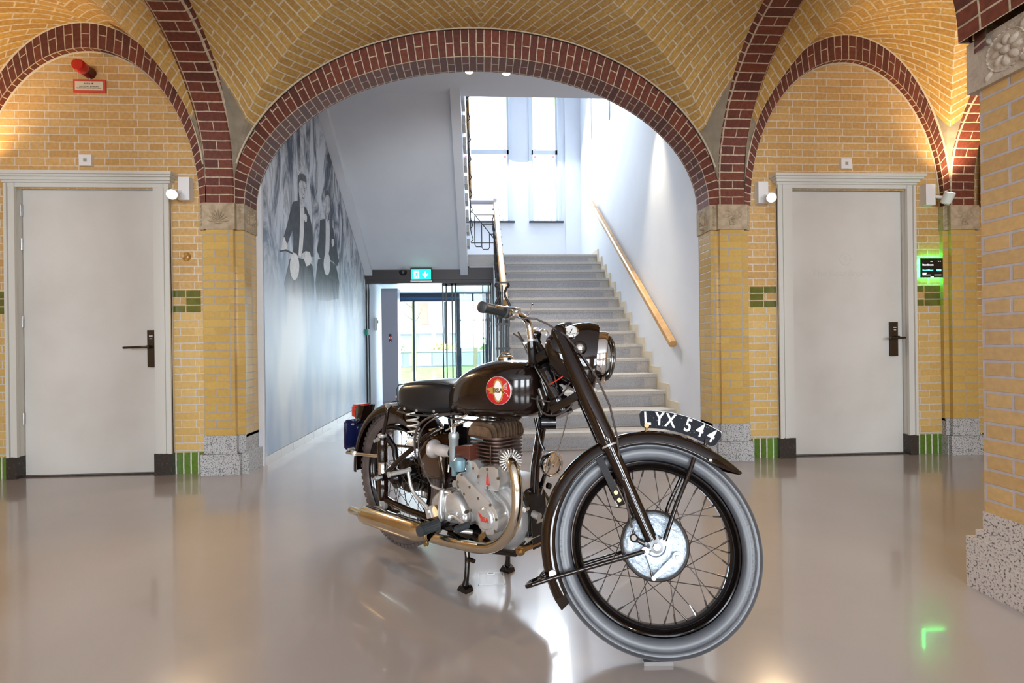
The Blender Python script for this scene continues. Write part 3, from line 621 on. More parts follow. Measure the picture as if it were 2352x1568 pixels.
# stairs
RS, GO = .159, .253; NS = 15
def ny(k): return 4.437+GO*k
st = empty('staircase', (1.07, ny(1), 0)); tag(st, 'wide flight of grey stone steps with panelled risers rising to the windows', 'stairs')
sx0, sx1 = .24, 1.885
def stp(k):
    y = ny(k)-ny(1); z = RS*k; b = MB(); yb = (y+GO+.03) if k < NS else y+1.33
    b.box((sx0-1.07, y+.035, z-RS), (sx1-1.07, yb, z-.035)); b.box((sx0-1.08, y, z-.035), (sx1-1.07, yb, z)); s = b.build('step', M['step'], st, bevel=.004)
    b = MB(); b.box((sx0+.14-1.07, y+.031, z-RS+.012), (sx1-.13-1.07, y+.036, z-.055)); b.build('riser_panel', M['step_panel'], s); return s
for k in range(1, NS+1): stp(k)
b = MB()   # solid side of the flight
poly = [(ny(1)+.04, 0)]+[p for k in range(1, NS+1) for p in ((ny(k)+.04, RS*k-.04), (ny(k)+GO+.04, RS*k-.04))]+[(8.25, 0)]
poly = [(y, z) for y, z in poly if y <= 8.3]
b.prism(poly, lambda u, v, d: (d, u, v), sx0-.022, sx0-.001); b.v = [(p[0]-1.07, p[1]-ny(1), p[2]) for p in b.v]; b.build('side_panel', M['white'], st)
b = MB(); b.box((HX0, 8.23, 2.20), (sx0+.02, 9.63, RS*NS)); struct(b.build('floor_landing', M['step']))
b = MB(); b.box((-.16, 8.235, 2.03), (.225, 8.3, 2.34)); struct(b.build('trim_40', M['white']))
b = MB()   # stepped cream skirting on the right wall
for k in range(1, NS+1):
    y, z = ny(k), RS*k
    b.box((sx1, y-.05, z-RS), (HX1, y+.04, z+.075)); b.box((sx1, y+.04, z-.02), (HX1, y+GO-.05 if k < NS else WY, z+.075))
struct(b.build('baseboard_right', M['cream'], bevel=.002))
b = MB(); b.box((sx1, 4.42, 0), (HX1, ny(1)-.05, .075)); struct(b.build('baseboard_right_foot', M['cream']))
b = MB(); L0 = 4.42
while L0 < 8.2: b.box((HX0, L0, 0), (HX0+.014, min(8.24, L0+.295), .072)); L0 += .30
struct(b.build('baseboard_left', mat('pale_tile', (.62, .61, .60), .35), bevel=.002))

# wooden wall rail
e = empty('wall_handrail', (1.84, 4.85, .0)); tag(e, 'angular wooden handrail fixed along the white wall right of the stairs', 'handrail')
A, Bq = Vector((-.01, -.02, .955)), Vector((-.01, 3.42, 3.215)); d = (Bq-A).normalized(); upv = Vector((1, 0, 0)).cross(d).normalized(); b = MB()
pr = [(-.035, -.02), (-.02, -.032), (.02, -.032), (.035, -.02), (.035, .02), (.022, .034), (-.022, .034), (-.035, .02)]
b.add([P+Vector((u, 0, 0))+upv*v for P in (A, Bq) for u, v in pr], [(i, (i+1) % 8, 8+(i+1) % 8, 8+i) for i in range(8)]+[tuple(range(7, -1, -1)), tuple(range(8, 16))]); b.build('rail', M['wood'], e)
for t in (.06, .36, .66, .93):
    P = A.lerp(Bq, t); b = MB(); b.tube([P+Vector((0, 0, -.03)), P+Vector((0, 0, -.07)), P+Vector((.03, 0, -.085)), P+Vector((.073, 0, -.085))], .007); b.cyl(P+Vector((.066, 0, -.085)), P+Vector((.074, 0, -.085)), .02); b.build('bracket', M['iron'], e, smooth=True)

# railing between the stairs and the entrance
RX = .262
e = empty('stair_railing', (RX, ny(1), 0)); tag(e, 'black iron stair railing with lyre-shaped balusters and wooden top rail behind the motorcycle', 'railing')
def rz(y): return 3.19-.628*(8.22-y)
b = MB(); y0, y1 = 5.38, 8.22
A, Bq = Vector((0, y0-ny(1), rz(y0))), Vector((0, y1-ny(1), rz(y1))); d = (Bq-A).normalized(); upv = Vector((1, 0, 0)).cross(d).normalized()
b.add([P+Vector((u, 0, 0))+upv*v for P in (A, Bq) for u, v in pr], [(i, (i+1) % 8, 8+(i+1) % 8, 8+i) for i in range(8)]+[tuple(range(7, -1, -1)), tuple(range(8, 16))])
b.build('top_rail', M['wood'], e)
for k in range(4, NS, 1):
    y = ny(k)+.10-ny(1); zt_, zb = rz(ny(k)+.10)-.03, RS*k; h = zt_-zb; b = MB()
    for s in (-1, 1):
        pts = [(s*.012, y, zb), (s*.03, y, zb+.02), (s*.03, y, zb+h*.62), (s*.034, y, zb+h*.66), (s*.052, y, zb+h*.74), (s*.05, y, zb+h*.80), (s*.022, y, zb+h*.90), (s*.02, y, zb+h*.95), (s*.045, y, zt_)]
        b.tube(pts, .0085, 6)
    b.box((-.006, y-.006, zb), (.006, y+.006, zb+h*.8)); b.box((-.045, y-.007, zt_-.012), (.045, y+.007, zt_)); b.box((-.036, y-.006, zb+h*.28), (.036, y+.006, zb+h*.30))
    b.build('baluster', M['iron'], e)
b = MB()   # stringer flats tying the balusters
for oz in (.10,):
    A, Bq = Vector((0, .66, RS*3+.12)), Vector((0, 3.4, RS+oz+.628*3.38)); b.tube([A, Bq], .011, 6)
b.build('bottom_bar', M['iron'], e)
b = MB(); yN = 5.33-ny(1); xo = -.03
for s in (-1, 1):
    b.tube([(xo+s*.062, yN, 1.60), (xo+s*.070, yN, 1.575), (xo+s*.045, yN, 1.555), (xo+s*.022, yN, 1.50), (xo+s*.030, yN, 1.46), (xo+s*.066, yN, 1.40), (xo+s*.080, yN, 1.35), (xo+s*.076, yN, 1.30), (xo+s*.062, yN, 1.24), (xo+s*.060, yN, 1.15)], .013, 8)
    for q in (.058, .026): b.box((xo+s*q-.010, yN-.010, RS*3), (xo+s*q+.010, yN+.010, 1.18))
b.box((xo-.007, yN-.012, RS*3), (xo+.007, yN+.012, 1.58)); b.box((xo-.068, yN-.02, 1.60), (xo+.068, yN+.02, 1.615))
for z in (1.17, .92, .62): b.box((xo-.075, yN-.016, z), (xo+.075, yN+.016, z+.022))
b.build('newel_post', M['iron'], e)
b = MB(); b.cyl((0, 3.55, 3.17), (0, 3.55, 3.27), .033); b.box((-.02, 3.53, 2.385), (.02, 3.57, 3.2)); b.build('upper_post', M['steel'], e, smooth=True)
# level piece of railing on the landing
e = empty('landing_railing', (.06, 8.24, 2.385)); tag(e, 'short landing railing with grey top rail and stepped black bars before the window', 'railing')
def Q(px, py): return ((px-1133)*.00688+.222-.06, 0, (585-py)*.00693)
b = MB(); b.tube([Q(1080, 465), Q(1139, 465)], .036, 16); b.build('top_rail', mat('grey_rail', (.42, .42, .50), .4), e, smooth=True)
b = MB()
for pts in ([(1080, 484), (1084, 486), (1094, 497), (1143, 558)], [(1091, 497), (1091, 562), (1094, 567), (1104, 567), (1107, 564)], [(1107, 516), (1107, 568), (1110, 573), (1122, 573), (1125, 568), (1125, 537)], [(1093, 494), (1140, 494)], [(1110, 516), (1142, 516)], [(1125, 538), (1143, 538)], [(1082, 558), (1143, 558)]):
    b.tube([Q(*p) for p in pts], .0075, 6)
b.build('iron_bars', M['iron'], e)

# upper flight over the entrance: sloping soffit, stringers, step ends
SL = .66
def sz(y): return 2.08+SL*(8.22-y)
b = MB(); ya, yb_ = 5.35, 8.24
b.prism([(yb_, sz(yb_)+.06), (ya, sz(ya)+.06), (ya, sz(ya)+.30), (yb_, sz(yb_)+.30)], lambda u, v, d: (d, u, v), HX0+.10, -.28); struct(b.build('ceiling_stair_soffit', M['white']))
for nm, xa, xb in (('trim_41', HX0+.004, HX0+.12), ('trim_42', -.30, -.185)):
    b = MB(); b.prism([(yb_+.01, sz(yb_)-.035), (ya, sz(ya)-.035), (ya, sz(ya)+.33), (yb_+.01, sz(yb_)+.33)], lambda u, v, d: (d, u, v), xa, xb); struct(b.build(nm, M['white'], bevel=.003))
u = empty('upper_staircase', (-.99, 8.2, 2.385)); tag(u, 'upper flight of grey stone steps seen edge-on above the entrance, left of the windows', 'stairs')
for k in range(1, 10):
    b = MB(); y = -GO*k; z = .159*k; b.box((-.66, y-.02, z-.08), (.845, y+GO, z+.03)); b.build('step', M['step'], u)
    b = MB(); b.tube([(.86, y+.12, z), (.90, y+.12, z+.05), (.875, y+.12, z+.12), (.862, y+.12, z+.2), (.862, y+.12, z+.8)], .007, 6); b.build('baluster', M['iron'], u)
b = MB(); b.tube([(.862, -.1, .86), (.862, -2.3, 2.25)], .025, 8); b.build('top_rail', M['wood'], u, smooth=True)

# hall downlights
for i, (x, y, lab) in enumerate(((-.11+.03, 5.28, 'left of the two small round downlights at the crown of the brick arch'), (.30, 5.30, 'right of the two small round downlights at the crown of the brick arch'), )):
    e = empty('downlight', (x, y, 3.75)); tag(e, lab, 'lamp', 'recessed hall downlights')
    b = MB(); b.lathe([(.05, 0), (.05, -.006), (.04, -.008), (.038, -.003)], (0, 0, 0), (0, 0, 1), 24); b.build('bezel', M['white2'], e)
    b = MB(); b.lathe([(0, -.002), (.04, -.002)], (0, 0, 0), (0, 0, 1), 24); b.build('bulb', LAMP, e)
    spot('downlight_beam', (x, y, 3.73), (x, y, 0), 50, (1, .94, .86), 110, .8)
spot('downlight_beam', (1.68, 5.35, 3.72), (1.80, 5.5, 0), 110, (1, .84, .60), 46, .9)
# cables on the right wall
for yy, zz, zb in ((8.55, 6.2, 4.35), (7.35, 5.3, 4.15)):
    b = MB(); b.tube([(0, 0, zz-zb+.4), (0, 0, .06), (-.01, -.04, 0)], .009, 8); o = b.build('wall_conduit', mat('grey_conduit_%d' % int(yy*10), (.45, .47, .52), .5), smooth=True); o.location = (HX1-.012, yy, zb)
    tag(o, 'thin grey conduit hanging down the white stair wall, ' + ('the longer one nearer the window corner' if yy > 8 else 'the shorter one nearer the arch'), 'conduit', 'conduits on the stair wall')

# ------------------------------------------------------------------ entrance
DY = 8.27
e = empty('door_3', (-.78, DY, 0)); struct(e)
def bx(mb, x0, x1, y0, y1, z0, z1): mb.box((x0+.78, y0-DY, z0), (x1+.78, y1-DY, z1))
b = MB(); bx(b, HX0+.002, .225, DY-.06, DY+.10, 1.99, 2.175); bx(b, HX0+.002, .238, DY-.04, DY+.08, 1.935, 2.0); b.build('door_header', M['darkhead'], e, bevel=.004)
b = MB()
for x0, x1 in ((-1.785, -1.77), (-1.752, -1.735), (.20, .238), (.13, .15)): bx(b, x0, x1, DY-.02, DY+.04, 0, 1.94)
bx(b, .21, .238, DY-.05, DY+.08, 0, 1.95); b.build('door_post', M['black'], e)
for x0, x1, yy in ((-.45, .19, DY+.015), (-.60, .06, DY+.07)):
    b = MB()
    for a in (x0, x0+.055, x1-.02): bx(b, a, a+.02, yy-.015, yy+.015, .02, 1.935)
    bx(b, x0, x1, yy-.015, yy+.015, .02, .06); bx(b, x0, x1, yy-.015, yy+.015, 1.90, 1.935); p = b.build('sliding_leaf', M['black'], e)
    b = MB(); bx(b, x0, x1, yy-.004, yy+.004, .05, 1.91); b.build('pane', M['glass'], p)
b = MB(); b.lathe([(0, -.045), (.05, -.03), (.06, 0), (.055, .03)], (-1.215+.78+.02, -.075, 2.10), (0, 0, 1), 24); b.build('door_sensor', M['black'], e, smooth=True)
# vestibule
b = MB(); b.box((HX0-.05, 8.40, 2.03), (.5, 11.1, 2.12)); struct(b.build('ceiling_vestibule', mat('vestibule_ceiling', (.50, .56, .62), .5)))
b = MB(); b.box((.24, 8.40, 0), (.34, 11.1, 2.05)); struct(b.build('wall_vestibule_right', M['white']))
b = MB(); b.box((HX0, 8.40, 2.12), (.3, 9.6, 2.2)); struct(b.build('trim_43', M['white']))
e = empty('door_4', (-.78, 11.0, 0)); struct(e); b = MB()
for x0, x1 in ((-1.79, -1.68), (-1.41, -1.365), (-.52, -.40), (.10, .24)): b.box((x0+.78, -.04, 0), (x1+.78, .04, 1.87))
b.box((-1.01, -.04, 1.955), (1.02, .04, 2.03)); b.box((-1.01, -.04, 1.86), (1.02, .04, 1.90)); b.build('door_frame', mat('blue_black_frame', (.02, .04, .07), .4), e)
b = MB(); b.box((-1.01, -.02, 1.88), (1.02, .02, 1.96)); b.build('fascia', mat('blue_fascia', (.03, .12, .30), .4), e)
b = MB(); b.box((-1.0, -.004, .02), (1.0, .004, 1.88)); b.build('pane', M['glass'], e)
b = MB()
for k in range(4): b.box((.28+k*.022, -.008, 1.395), (.294+k*.022, -.0045, 1.425))
b.add([(.37, -.006, 1.388), (.395, -.006, 1.41), (.37, -.006, 1.432)], [(0, 1, 2)]); b.build('pane_marking', M['black'], e)
e = empty('entrance_column', (-1.54, 9.08, 0)); tag(e, 'flat grey metal column left of the glass entrance, with a red-lit reader', 'column')
b = MB(); b.box((-.145, -.08, 0), (.13, .16, 1.935)); b.build('body', mat('grey_metal_panel', (.36, .38, .46), .35), e, bevel=.003)
b = MB(); b.box((-.025, -.09, 1.02), (.02, -.079, 1.155)); rd = b.build('card_reader', M['black'], e, bevel=.002)
b = MB(); b.lathe([(.012, -.0005), (.014, .002), (.018, .002), (.02, -.0005)], (-.0025, -.09, 1.088), (0, -1, 0), 24); b.box((-.006, -.0915, 1.028), (.002, -.0895, 1.034)); b.build('red_ring', mat('red_led', (1, .05, .05), .5, emit=((1, .06, .08), 4)), rd)
e = empty('door_opener_switch', (HX0, 8.95, 1.22)); tag(e, 'small silver switch box on the wall inside the entrance', 'switch')
b = MB(); b.box((0, -.045, 0), (.05, .045, .21)); b.build('housing', M['steel'], e, bevel=.008)
b = MB(); b.box((.05, -.02, .12), (.06, .02, .17)); b.build('green_button', mat('green_button', (.0, .35, .22), .3), e)
e = empty('emergency_call_point', (HX0, 8.19, 1.175)); tag(e, 'green square emergency release box on the wall at the entrance frame', 'emergency button')
b = MB(); b.box((0, -.045, -.042), (.05, .045, .042)); b.build('green_case', mat('green_case', (.0, .30, .20), .3), e, bevel=.004)
b = MB(); b.box((.02, .045, -.045), (.055, .06, .045)); b.build('white_frame', M['white2'], e, bevel=.003)
b = MB(); b.box((0, -.01, .04), (.012, .01, .82)); b.build('cable_duct', M['steel'], e)
# exit sign
e = empty('exit_sign', (-.908, DY-.10, 2.055)); tag(e, 'green and white illuminated emergency exit sign with running figure and down arrow', 'sign')
b = MB(); b.box((-.165, -.02, -.085), (.165, .04, .115)); b.build('sign_housing', mat('sign_dark_green', (.004, .03, .02), .4), e, bevel=.004)
GR = mat('exit_green', (.0, .55, .32), .4, emit=((.0, .75, .42), 1.0)); WH = mat('exit_white', (.9, 1, .95), .4, emit=((.85, 1, .92), 1.2))
b = MB(); b.box((-.15, -.024, -.068), (.15, -.02, .085)); b.build('green_panel', GR, e)
b = MB(); b.box((-.125, -.026, -.055), (-.03, -.0245, .068)); b.build('doorway', WH, e)
pf = lambda u, v, d: (u, d, v)
b = MB(); b.prism([(.055, .055), (.075, .055), (.075, 0), (.105, .03), (.112, .012), (.065, -.045), (.018, .012), (.025, .03), (.055, 0)], pf, -.0245, -.026); b.build('arrow', WH, e)
b = MB(); b.cyl((-.062, -.026, .047), (-.062, -.0275, .047), .011, n=16)
for p in ([(-.078, .035), (-.055, .035), (-.062, -.002), (-.085, -.002)], [(-.055, .035), (-.035, .012), (-.040, .006), (-.060, .022)], [(-.078, .035), (-.102, .02), (-.108, -.002), (-.101, -.003), (-.095, .014), (-.076, .024)], [(-.066, 0), (-.050, -.022), (-.044, -.05), (-.054, -.052), (-.060, -.026), (-.080, -.006)], [(-.085, 0), (-.094, -.024), (-.122, -.03), (-.122, -.04), (-.086, -.034), (-.072, -.008)]): b.prism(p, pf, -.026, -.0272)
b.build('running_figure', GR, e)
b = MB(); b.box((-.165, -.03, -.10), (.165, .01, -.088)); b.build('bottom_edge', M['white2'], e)

# ------------------------------------------------------------------ outside
b = MB(); b.box((-30, 12.0, -.12), (30, 21.7, -.01)); o = b.build('lawn', mat('grass', (.16, .34, .07), .9, noise=(3, (.26, .42, .12), .3, .7), bump=(90, .5))); struct(o)
b = MB(); b.box((-30, 21.7, -.14), (30, 45, -.02)); struct(b.build('floor_outside', mat('pale_paving', (.55, .54, .52), .8)))
e = empty('garden_wall', (-3, 21.9, 0)); tag(e, 'low pale grey panelled garden wall across the lawn outside the entrance', 'wall')
b = MB(); b.box((-14, 0, 0), (14, .3, .60)); b.build('wall_body', mat('pale_wall_panel', (.30, .32, .38), .6), e)
for k in range(28): b = MB(); b.box((-14+k*1.0, -.03, .03), (-14+k*1.0+.94-.2*(k % 3 == 1), 0, .56)); b.build('wall_panel', mat('panel_%d' % k, (.34+.08*(k % 3), .36+.08*(k % 3), .42+.06*(k % 3)), .6), e) if k > 4 and k < 22 else None
b = MB(); b.box((-14, -.05, .60), (14, .35, .66)); b.build('coping', mat('coping', (.6, .6, .62), .6), e)
def house(name, x0, x1, y, lab, redx):
    e = empty(name, ((x0+x1)/2, y, 0)); tag(e, lab, 'building'); w = (x1-x0)/2
    b = MB(); b.box((-w, 0, 0), (w, 4, 9)); b.build('wall', mat('facade_white_'+str(int(x0+20)), (.55, .56, .58), .7), e)
    for z in (1.55, 4.2): b = MB(); b.box((-w, -.5, z), (w, 0, z+.35)); b.build('balcony_slab', mat('slab_%d%d' % (int(x0+20), int(z)), (.6, .62, .66), .6), e)
    for k in range(int(2*w/1.9)):
        for z in (.1, 2.2, 4.7):
            xx = -w+.3+k*1.9; b = MB(); b.box((xx, -.05, z), (xx+1.2, .02, z+1.35)); f = b.build('window', mat('house_window_%s' % name+str(k)+str(int(z)), (.42, .47, .52), .3), e)
            if z > 2: b = MB(); b.box((xx+1.25, -.06, z-.1), (xx+1.85, .0, z+1.5)); b.build('brick_panel', M['redbr'], e) if redx(k) else None
    return e
M['redbr'] = mat('red_cladding', (.52, .26, .20), .7)
house('apartment_building', -11, -2.2, 32, 'pale apartment block with balconies seen through the left part of the glass entrance', lambda k: k % 3 == 0)
house('brick_building', -1.9, 9, 31, 'building with red cladding seen through the right part of the glass entrance', lambda k: k % 2 == 0)
def tree(x, y, h, lab, seed, name='garden_tree'):
    random.seed(seed); e = empty(name, (x, y, -.02)); tag(e, lab, 'tree', 'bare young trees outside the entrance'); b = MB()
    b.tube([(0, 0, 0), (.02, 0, h*.3), (-.02, .02, h*.6), (.03, 0, h)], [.09, .075, .05, .02], 8); b.build('trunk', M['bark'], e, smooth=True); b = MB()
    for k in range(26):
        z = h*(.3+.7*random.random()); t = random.random()*6.3; l = .5+.8*random.random(); b.tube([(0, 0, z), (cos(t)*l*.5, sin(t)*l*.5, z+l*.25), (cos(t)*l, sin(t)*l, z+l*.7)], [.018, .012, .004], 5)
    b.build('branches', M['bark'], e)
M['bark'] = mat('bark', (.30, .24, .17), .9)
tree(-2.35, 18.5, 5.5, 'slim bare tree seen through the middle pane of the glass entrance', 3); tree(-.2, 20, 5, 'slim bare tree seen through the right pane of the glass entrance', 5)
def shrub(x, y, r, col, lab, seed):
    random.seed(seed); b = MB()
    for k in range(260):
        t, p = random.random()*6.283, math.acos(random.uniform(-.1, 1)); rr = r*(.6+.4*random.random()); c = Vector((sin(p)*cos(t)*rr, sin(p)*sin(t)*rr, cos(p)*rr*1.2)); a = Vector((random.gauss(0, 1), random.gauss(0, 1), random.gauss(0, 1))).normalized(); q = a.orthogonal().normalized(); s = r*.16
        b.add([c-a*s, c+q*s*.5, c+a*s, c-q*s*.5], [(0, 1, 2, 3)])
    o = b.build('garden_shrub', mat('leaf_%d' % seed, col, .7)); o.location = (x, y, -.02+.05); tag(o, lab, 'shrub', 'shrubs behind the garden wall')
for i, (x, y, r, c, lab) in enumerate(((-6.4, 24.2, 1.1, (.30, .36, .16), 'leafy shrub behind the garden wall at the left edge of the entrance glass'), (-1.6, 24.2, .9, (.55, .52, .22), 'yellowish shrub behind the garden wall in the right pane'), (-3.9, 24.2, .8, (.42, .46, .3), 'pale green shrub behind the garden wall in the middle pane'), (.8, 24.6, 1.2, (.34, .45, .22), 'green shrub behind the garden wall at the right edge of the entrance glass'))): shrub(x, y, r, c, lab, 40+i)

# ------------------------------------------------------------------ mural
e = empty('wall_mural', (HX0+.003, 4.42, .075)); tag(e, 'large black and white photo mural of two suited men on motorcycles fading into mist', 'mural')
m = bpy.data.materials.new('mural_print'); m.use_nodes = True; nt = m.node_tree; N = nt.nodes; L = nt.links; bs = N['Principled BSDF']; bs.inputs['Roughness'].default_value = .45
tc = N.new('ShaderNodeTexCoord'); mp = N.new('ShaderNodeMapping'); mp.inputs['Scale'].default_value = (1, 2.2, .75); L.new(tc.outputs['Object'], mp.inputs[0])
n1 = N.new('ShaderNodeTexNoise'); n1.inputs['Scale'].default_value = 1.8; n1.inputs['Detail'].default_value = 9; n1.inputs['Roughness'].default_value = .68; n1.inputs['Distortion'].default_value = 1.2; L.new(mp.outputs[0], n1.inputs[0])
r1 = N.new('ShaderNodeValToRGB'); r1.color_ramp.elements[0].position = .41; r1.color_ramp.elements[1].position = .56; r1.color_ramp.elements[0].color = (.05, .065, .10, 1); r1.color_ramp.elements[1].color = (.66, .69, .74, 1); L.new(n1.outputs[0], r1.inputs[0])
sp = N.new('ShaderNodeSeparateXYZ'); L.new(tc.outputs['Object'], sp.inputs[0])
n2 = N.new('ShaderNodeTexNoise'); n2.inputs['Scale'].default_value = 1.1; n2.inputs['Detail'].default_value = 3; L.new(tc.outputs['Object'], n2.inputs[0])
ma = N.new('ShaderNodeMath'); ma.operation = 'MULTIPLY_ADD'; ma.inputs[1].default_value = 1.1; L.new(n2.outputs[0], ma.inputs[0]); L.new(sp.outputs[2], ma.inputs[2])
mr = N.new('ShaderNodeMapRange'); mr.inputs[1].default_value = 1.75; mr.inputs[2].default_value = 2.75; L.new(ma.outputs[0], mr.inputs[0])
mx = N.new('ShaderNodeMix'); mx.data_type = 'RGBA'; n3 = N.new('ShaderNodeTexNoise'); n3.inputs['Scale'].default_value = .9; L.new(mp.outputs[0], n3.inputs[0])
r3 = N.new('ShaderNodeValToRGB'); r3.color_ramp.elements[0].position = .4; r3.color_ramp.elements[1].position = .62; r3.color_ramp.elements[0].color = (.38, .48, .62, 1); r3.color_ramp.elements[1].color = (.68, .73, .77, 1); L.new(n3.outputs[0], r3.inputs[0])
L.new(mr.outputs[0], mx.inputs[0]); L.new(r3.outputs[0], mx.inputs[6]); L.new(r1.outputs[0], mx.inputs[7]); L.new(mx.outputs[2], bs.inputs['Base Color'])
b = MB(); poly = [(4.42, .075), (8.20, .075), (8.20, 2.02), (7.61, 2.44), (5.94, 3.545), (5.55, 3.72), (4.42, 3.72)]
b.prism([(p[0]-4.42, p[1]-.075) for p in poly], lambda u, v, d: (d, u, v), 0, .003); b.build('printed_background', m, e)
def fadem(name, col, z0, z1):
    mm = bpy.data.materials.new(name); mm.use_nodes = True; nt = mm.node_tree; N = nt.nodes; L = nt.links; bs = N['Principled BSDF']; bs.inputs['Roughness'].default_value = .45
    tc = N.new('ShaderNodeTexCoord'); sp = N.new('ShaderNodeSeparateXYZ'); L.new(tc.outputs['Object'], sp.inputs[0]); mr = N.new('ShaderNodeMapRange'); mr.inputs[1].default_value = z0; mr.inputs[2].default_value = z1; L.new(sp.outputs[2], mr.inputs[0])
    n = N.new('ShaderNodeTexNoise'); n.inputs['Scale'].default_value = 14; n.inputs['Detail'].default_value = 4; L.new(tc.outputs['Object'], n.inputs[0]); r = N.new('ShaderNodeValToRGB'); r.color_ramp.elements[0].position = .42; r.color_ramp.elements[1].position = .6; r.color_ramp.elements[0].color = (*col, 1); r.color_ramp.elements[1].color = tuple(min(.75, c*1.5+.01) for c in col)+(1,); L.new(n.outputs[0], r.inputs[0])
    L.new(r.outputs[0], bs.inputs['Base Color']); L.new(mr.outputs[0], bs.inputs['Alpha']); return mm
fd = fadem('print_dark', (.03, .035, .045), 1.35, 1.9); fg = fadem('print_grey', (.42, .43, .45), .8, 1.0); fw_ = fadem('print_white', (.66, .67, .70), .8, 1.0); fh = fadem('print_hair', (.06, .06, .07), 1.0, 1.2)
LY = [('legs1', fd, 1), ('legs2', fd, 1), ('trunk', fg, 1), ('suit1', fd, 2), ('suit2', fd, 2), ('shirt1', fw_, 3), ('shirt2', fw_, 3), ('face1', fg, 4), ('face2', fg, 4), ('hair1', fh, 5), ('hair2', fh, 5), ('hand1', fw_, 3), ('hand1b', fw_, 3), ('bars1', fd, 4), ('lamp1', fw_, 5), ('lamp2', fw_, 5), ('flower1', fw_, 5), ('flower2', fw_, 5)]
NAMES = dict(legs='printed_machine', trunk='printed_tree', suit='printed_suit', shirt='printed_shirt', face='printed_face', hair='printed_hair', hand='printed_hand', bars='printed_handlebar', lamp='printed_headlamp', flower='printed_flower')
for k, mm, d in LY:
    b = MB(); b.prism([(p[0]-4.42, p[1]-.075) for p in MUR[k]], lambda u, v, dd: (dd, u, v), .0028, .003+d*.0004); b.build(NAMES[k.rstrip('1b2')] if k.rstrip('1b2') in NAMES else 'printed_hand', mm, e)
for k, (yy, zz, ang, s) in enumerate(((5.40, 2.575, 0, 1), (6.26, 2.63, 0, 1))):   # eyes, nose and mouth of the two printed faces
    b = MB()
    for dy, dz, w, h in ((-.045, .0, .028, .008), (.03, .0, .026, .008), (-.045, .022, .035, .006), (.03, .022, .033, .006), (0, -.05, .02, .008), (-.005, -.09, .045, .008)): b.box((.0051, yy+dy-w/2-4.42, zz+dz-h/2-.075), (.0056, yy+dy+w/2-4.42, zz+dz+h/2-.075))
    b.build('printed_features', fh, e)

# ------------------------------------------------------------------ things on the floor
e = empty('floor_box', (.034, 2.19, 0), .0); tag(e, 'square flush floor outlet lid outlined in white beneath the motorcycle', 'floor outlet')
b = MB(); m_ = mat('outlet_rim', (.75, .75, .75), .3); x0, x1, y0, y1 = -.056, .054, -.055, .054
for a in ((x0, y0, x1, y0+.003), (x0, y1-.003, x1, y1), (x0, y0, x0+.003, y1), (x1-.003, y0, x1, y1)): b.box((a[0], a[1], 0), (a[2], a[3], .0015))
b.box((-.018, y1-.02, 0), (.016, y1+.001, .002)); b.build('rim', m_, e)
b = MB(); b.box((-.011, y1-.010, .0018), (.010, y1-.002, .0028)); b.build('cable_slot', mat('slot_grey', (.06, .07, .12), .4), e)
b = MB(); b.box((x0+.003, y0+.003, 0), (x1-.003, y1-.003, .0008)); b.build('lid', M['floor'], e)
# ================================================================== the motorcycle
M['enamel'] = mat('black_enamel', (.006, .004, .004), .10, spec=.45, coat=.35)
M['enamel_b'] = mat('brown_black_enamel', (.011, .004, .002), .09, spec=.5, coat=.4, noise=(3, (.006, .003, .002), .4, .6))
M['chrome'] = mat('chrome', (.80, .78, .76), .07, metal=1, mottle=(6, .05, .13))
M['exhaust'] = mat('chrome_warm_reflection', (.76, .70, .58), .11, metal=1, noise=(7, (.68, .60, .45), .4, .7), mottle=(9, .08, .2))  # gold tint stands in for the warm room mirrored in the chrome
M['alu'] = mat('cast_aluminium', (.60, .60, .60), .36, metal=.55, noise=(5, (.52, .50, .48), .35, .7), bump=(50, .04))
M['alu2'] = mat('polished_aluminium', (.66, .65, .63), .25, metal=.65, mottle=(5, .14, .3))
M['iron_fin'] = mat('brown_iron_fins', (.09, .05, .04), .32, metal=.6, noise=(30, (.20, .13, .10), .4, .7))
M['head_fin'] = mat('head_fins', (.20, .13, .085), .32, metal=.6, noise=(30, (.32, .22, .14), .4, .7))
M['rubber'] = mat('tyre_rubber', (.060, .064, .074), .33, spec=.8, noise=(8, (.085, .088, .10), .4, .7))
M['rubber_r'] = mat('worn_rear_rubber', (.085, .065, .058), .5, noise=(14, (.13, .10, .09), .4, .7))
M['black_rubber'] = mat('grip_rubber', (.035, .040, .042), .45)
M['leather'] = mat('saddle_leather', (.012, .012, .014), .33, spec=.6, bump=(140, .05))
M['plate_paint'] = mat('brake_plate_paint', (.40, .47, .54), .32, metal=.35, bump=(60, .5), coat=.3)
M['white_letter'] = mat('letter_white', (.82, .82, .84), .4, noise=(60, (.6, .58, .56), .62, .8))
M['plate_black'] = mat('plate_black', (.006, .007, .012), .5, spec=.2, noise=(210, (.35, .35, .38), .66, .72))
M['badge_red'] = mat('badge_red', (.50, .006, .012), .15, coat=1); M['gold'] = mat('badge_gold', (.70, .42, .10), .3, metal=.7); M['ivory'] = mat('badge_ivory', (.78, .74, .70), .3)
M['red_print'] = mat('red_print', (.62, .04, .02), .4)
M['brass'] = mat('old_brass', (.42, .27, .12), .35, metal=.9)
M['lens'] = glass('headlamp_lens', (.96, .96, .95))
M['reflector'] = mat('lamp_reflector', (.85, .85, .82), .12, metal=1)
M['taillens'] = mat('tail_lens', (.55, .03, .015), .15, coat=1)
M['tank'] = mat('tank_enamel', (.012, .005, .003), .08, spec=.5, coat=.5, noise=(2.2, (.007, .004, .004), .42, .6), mottle=(3, .1, .2))
M['tank2'] = mat('oil_tank_enamel', (.050, .018, .005), .14, spec=.6, coat=1, noise=(6, (.02, .008, .003), .4, .65))
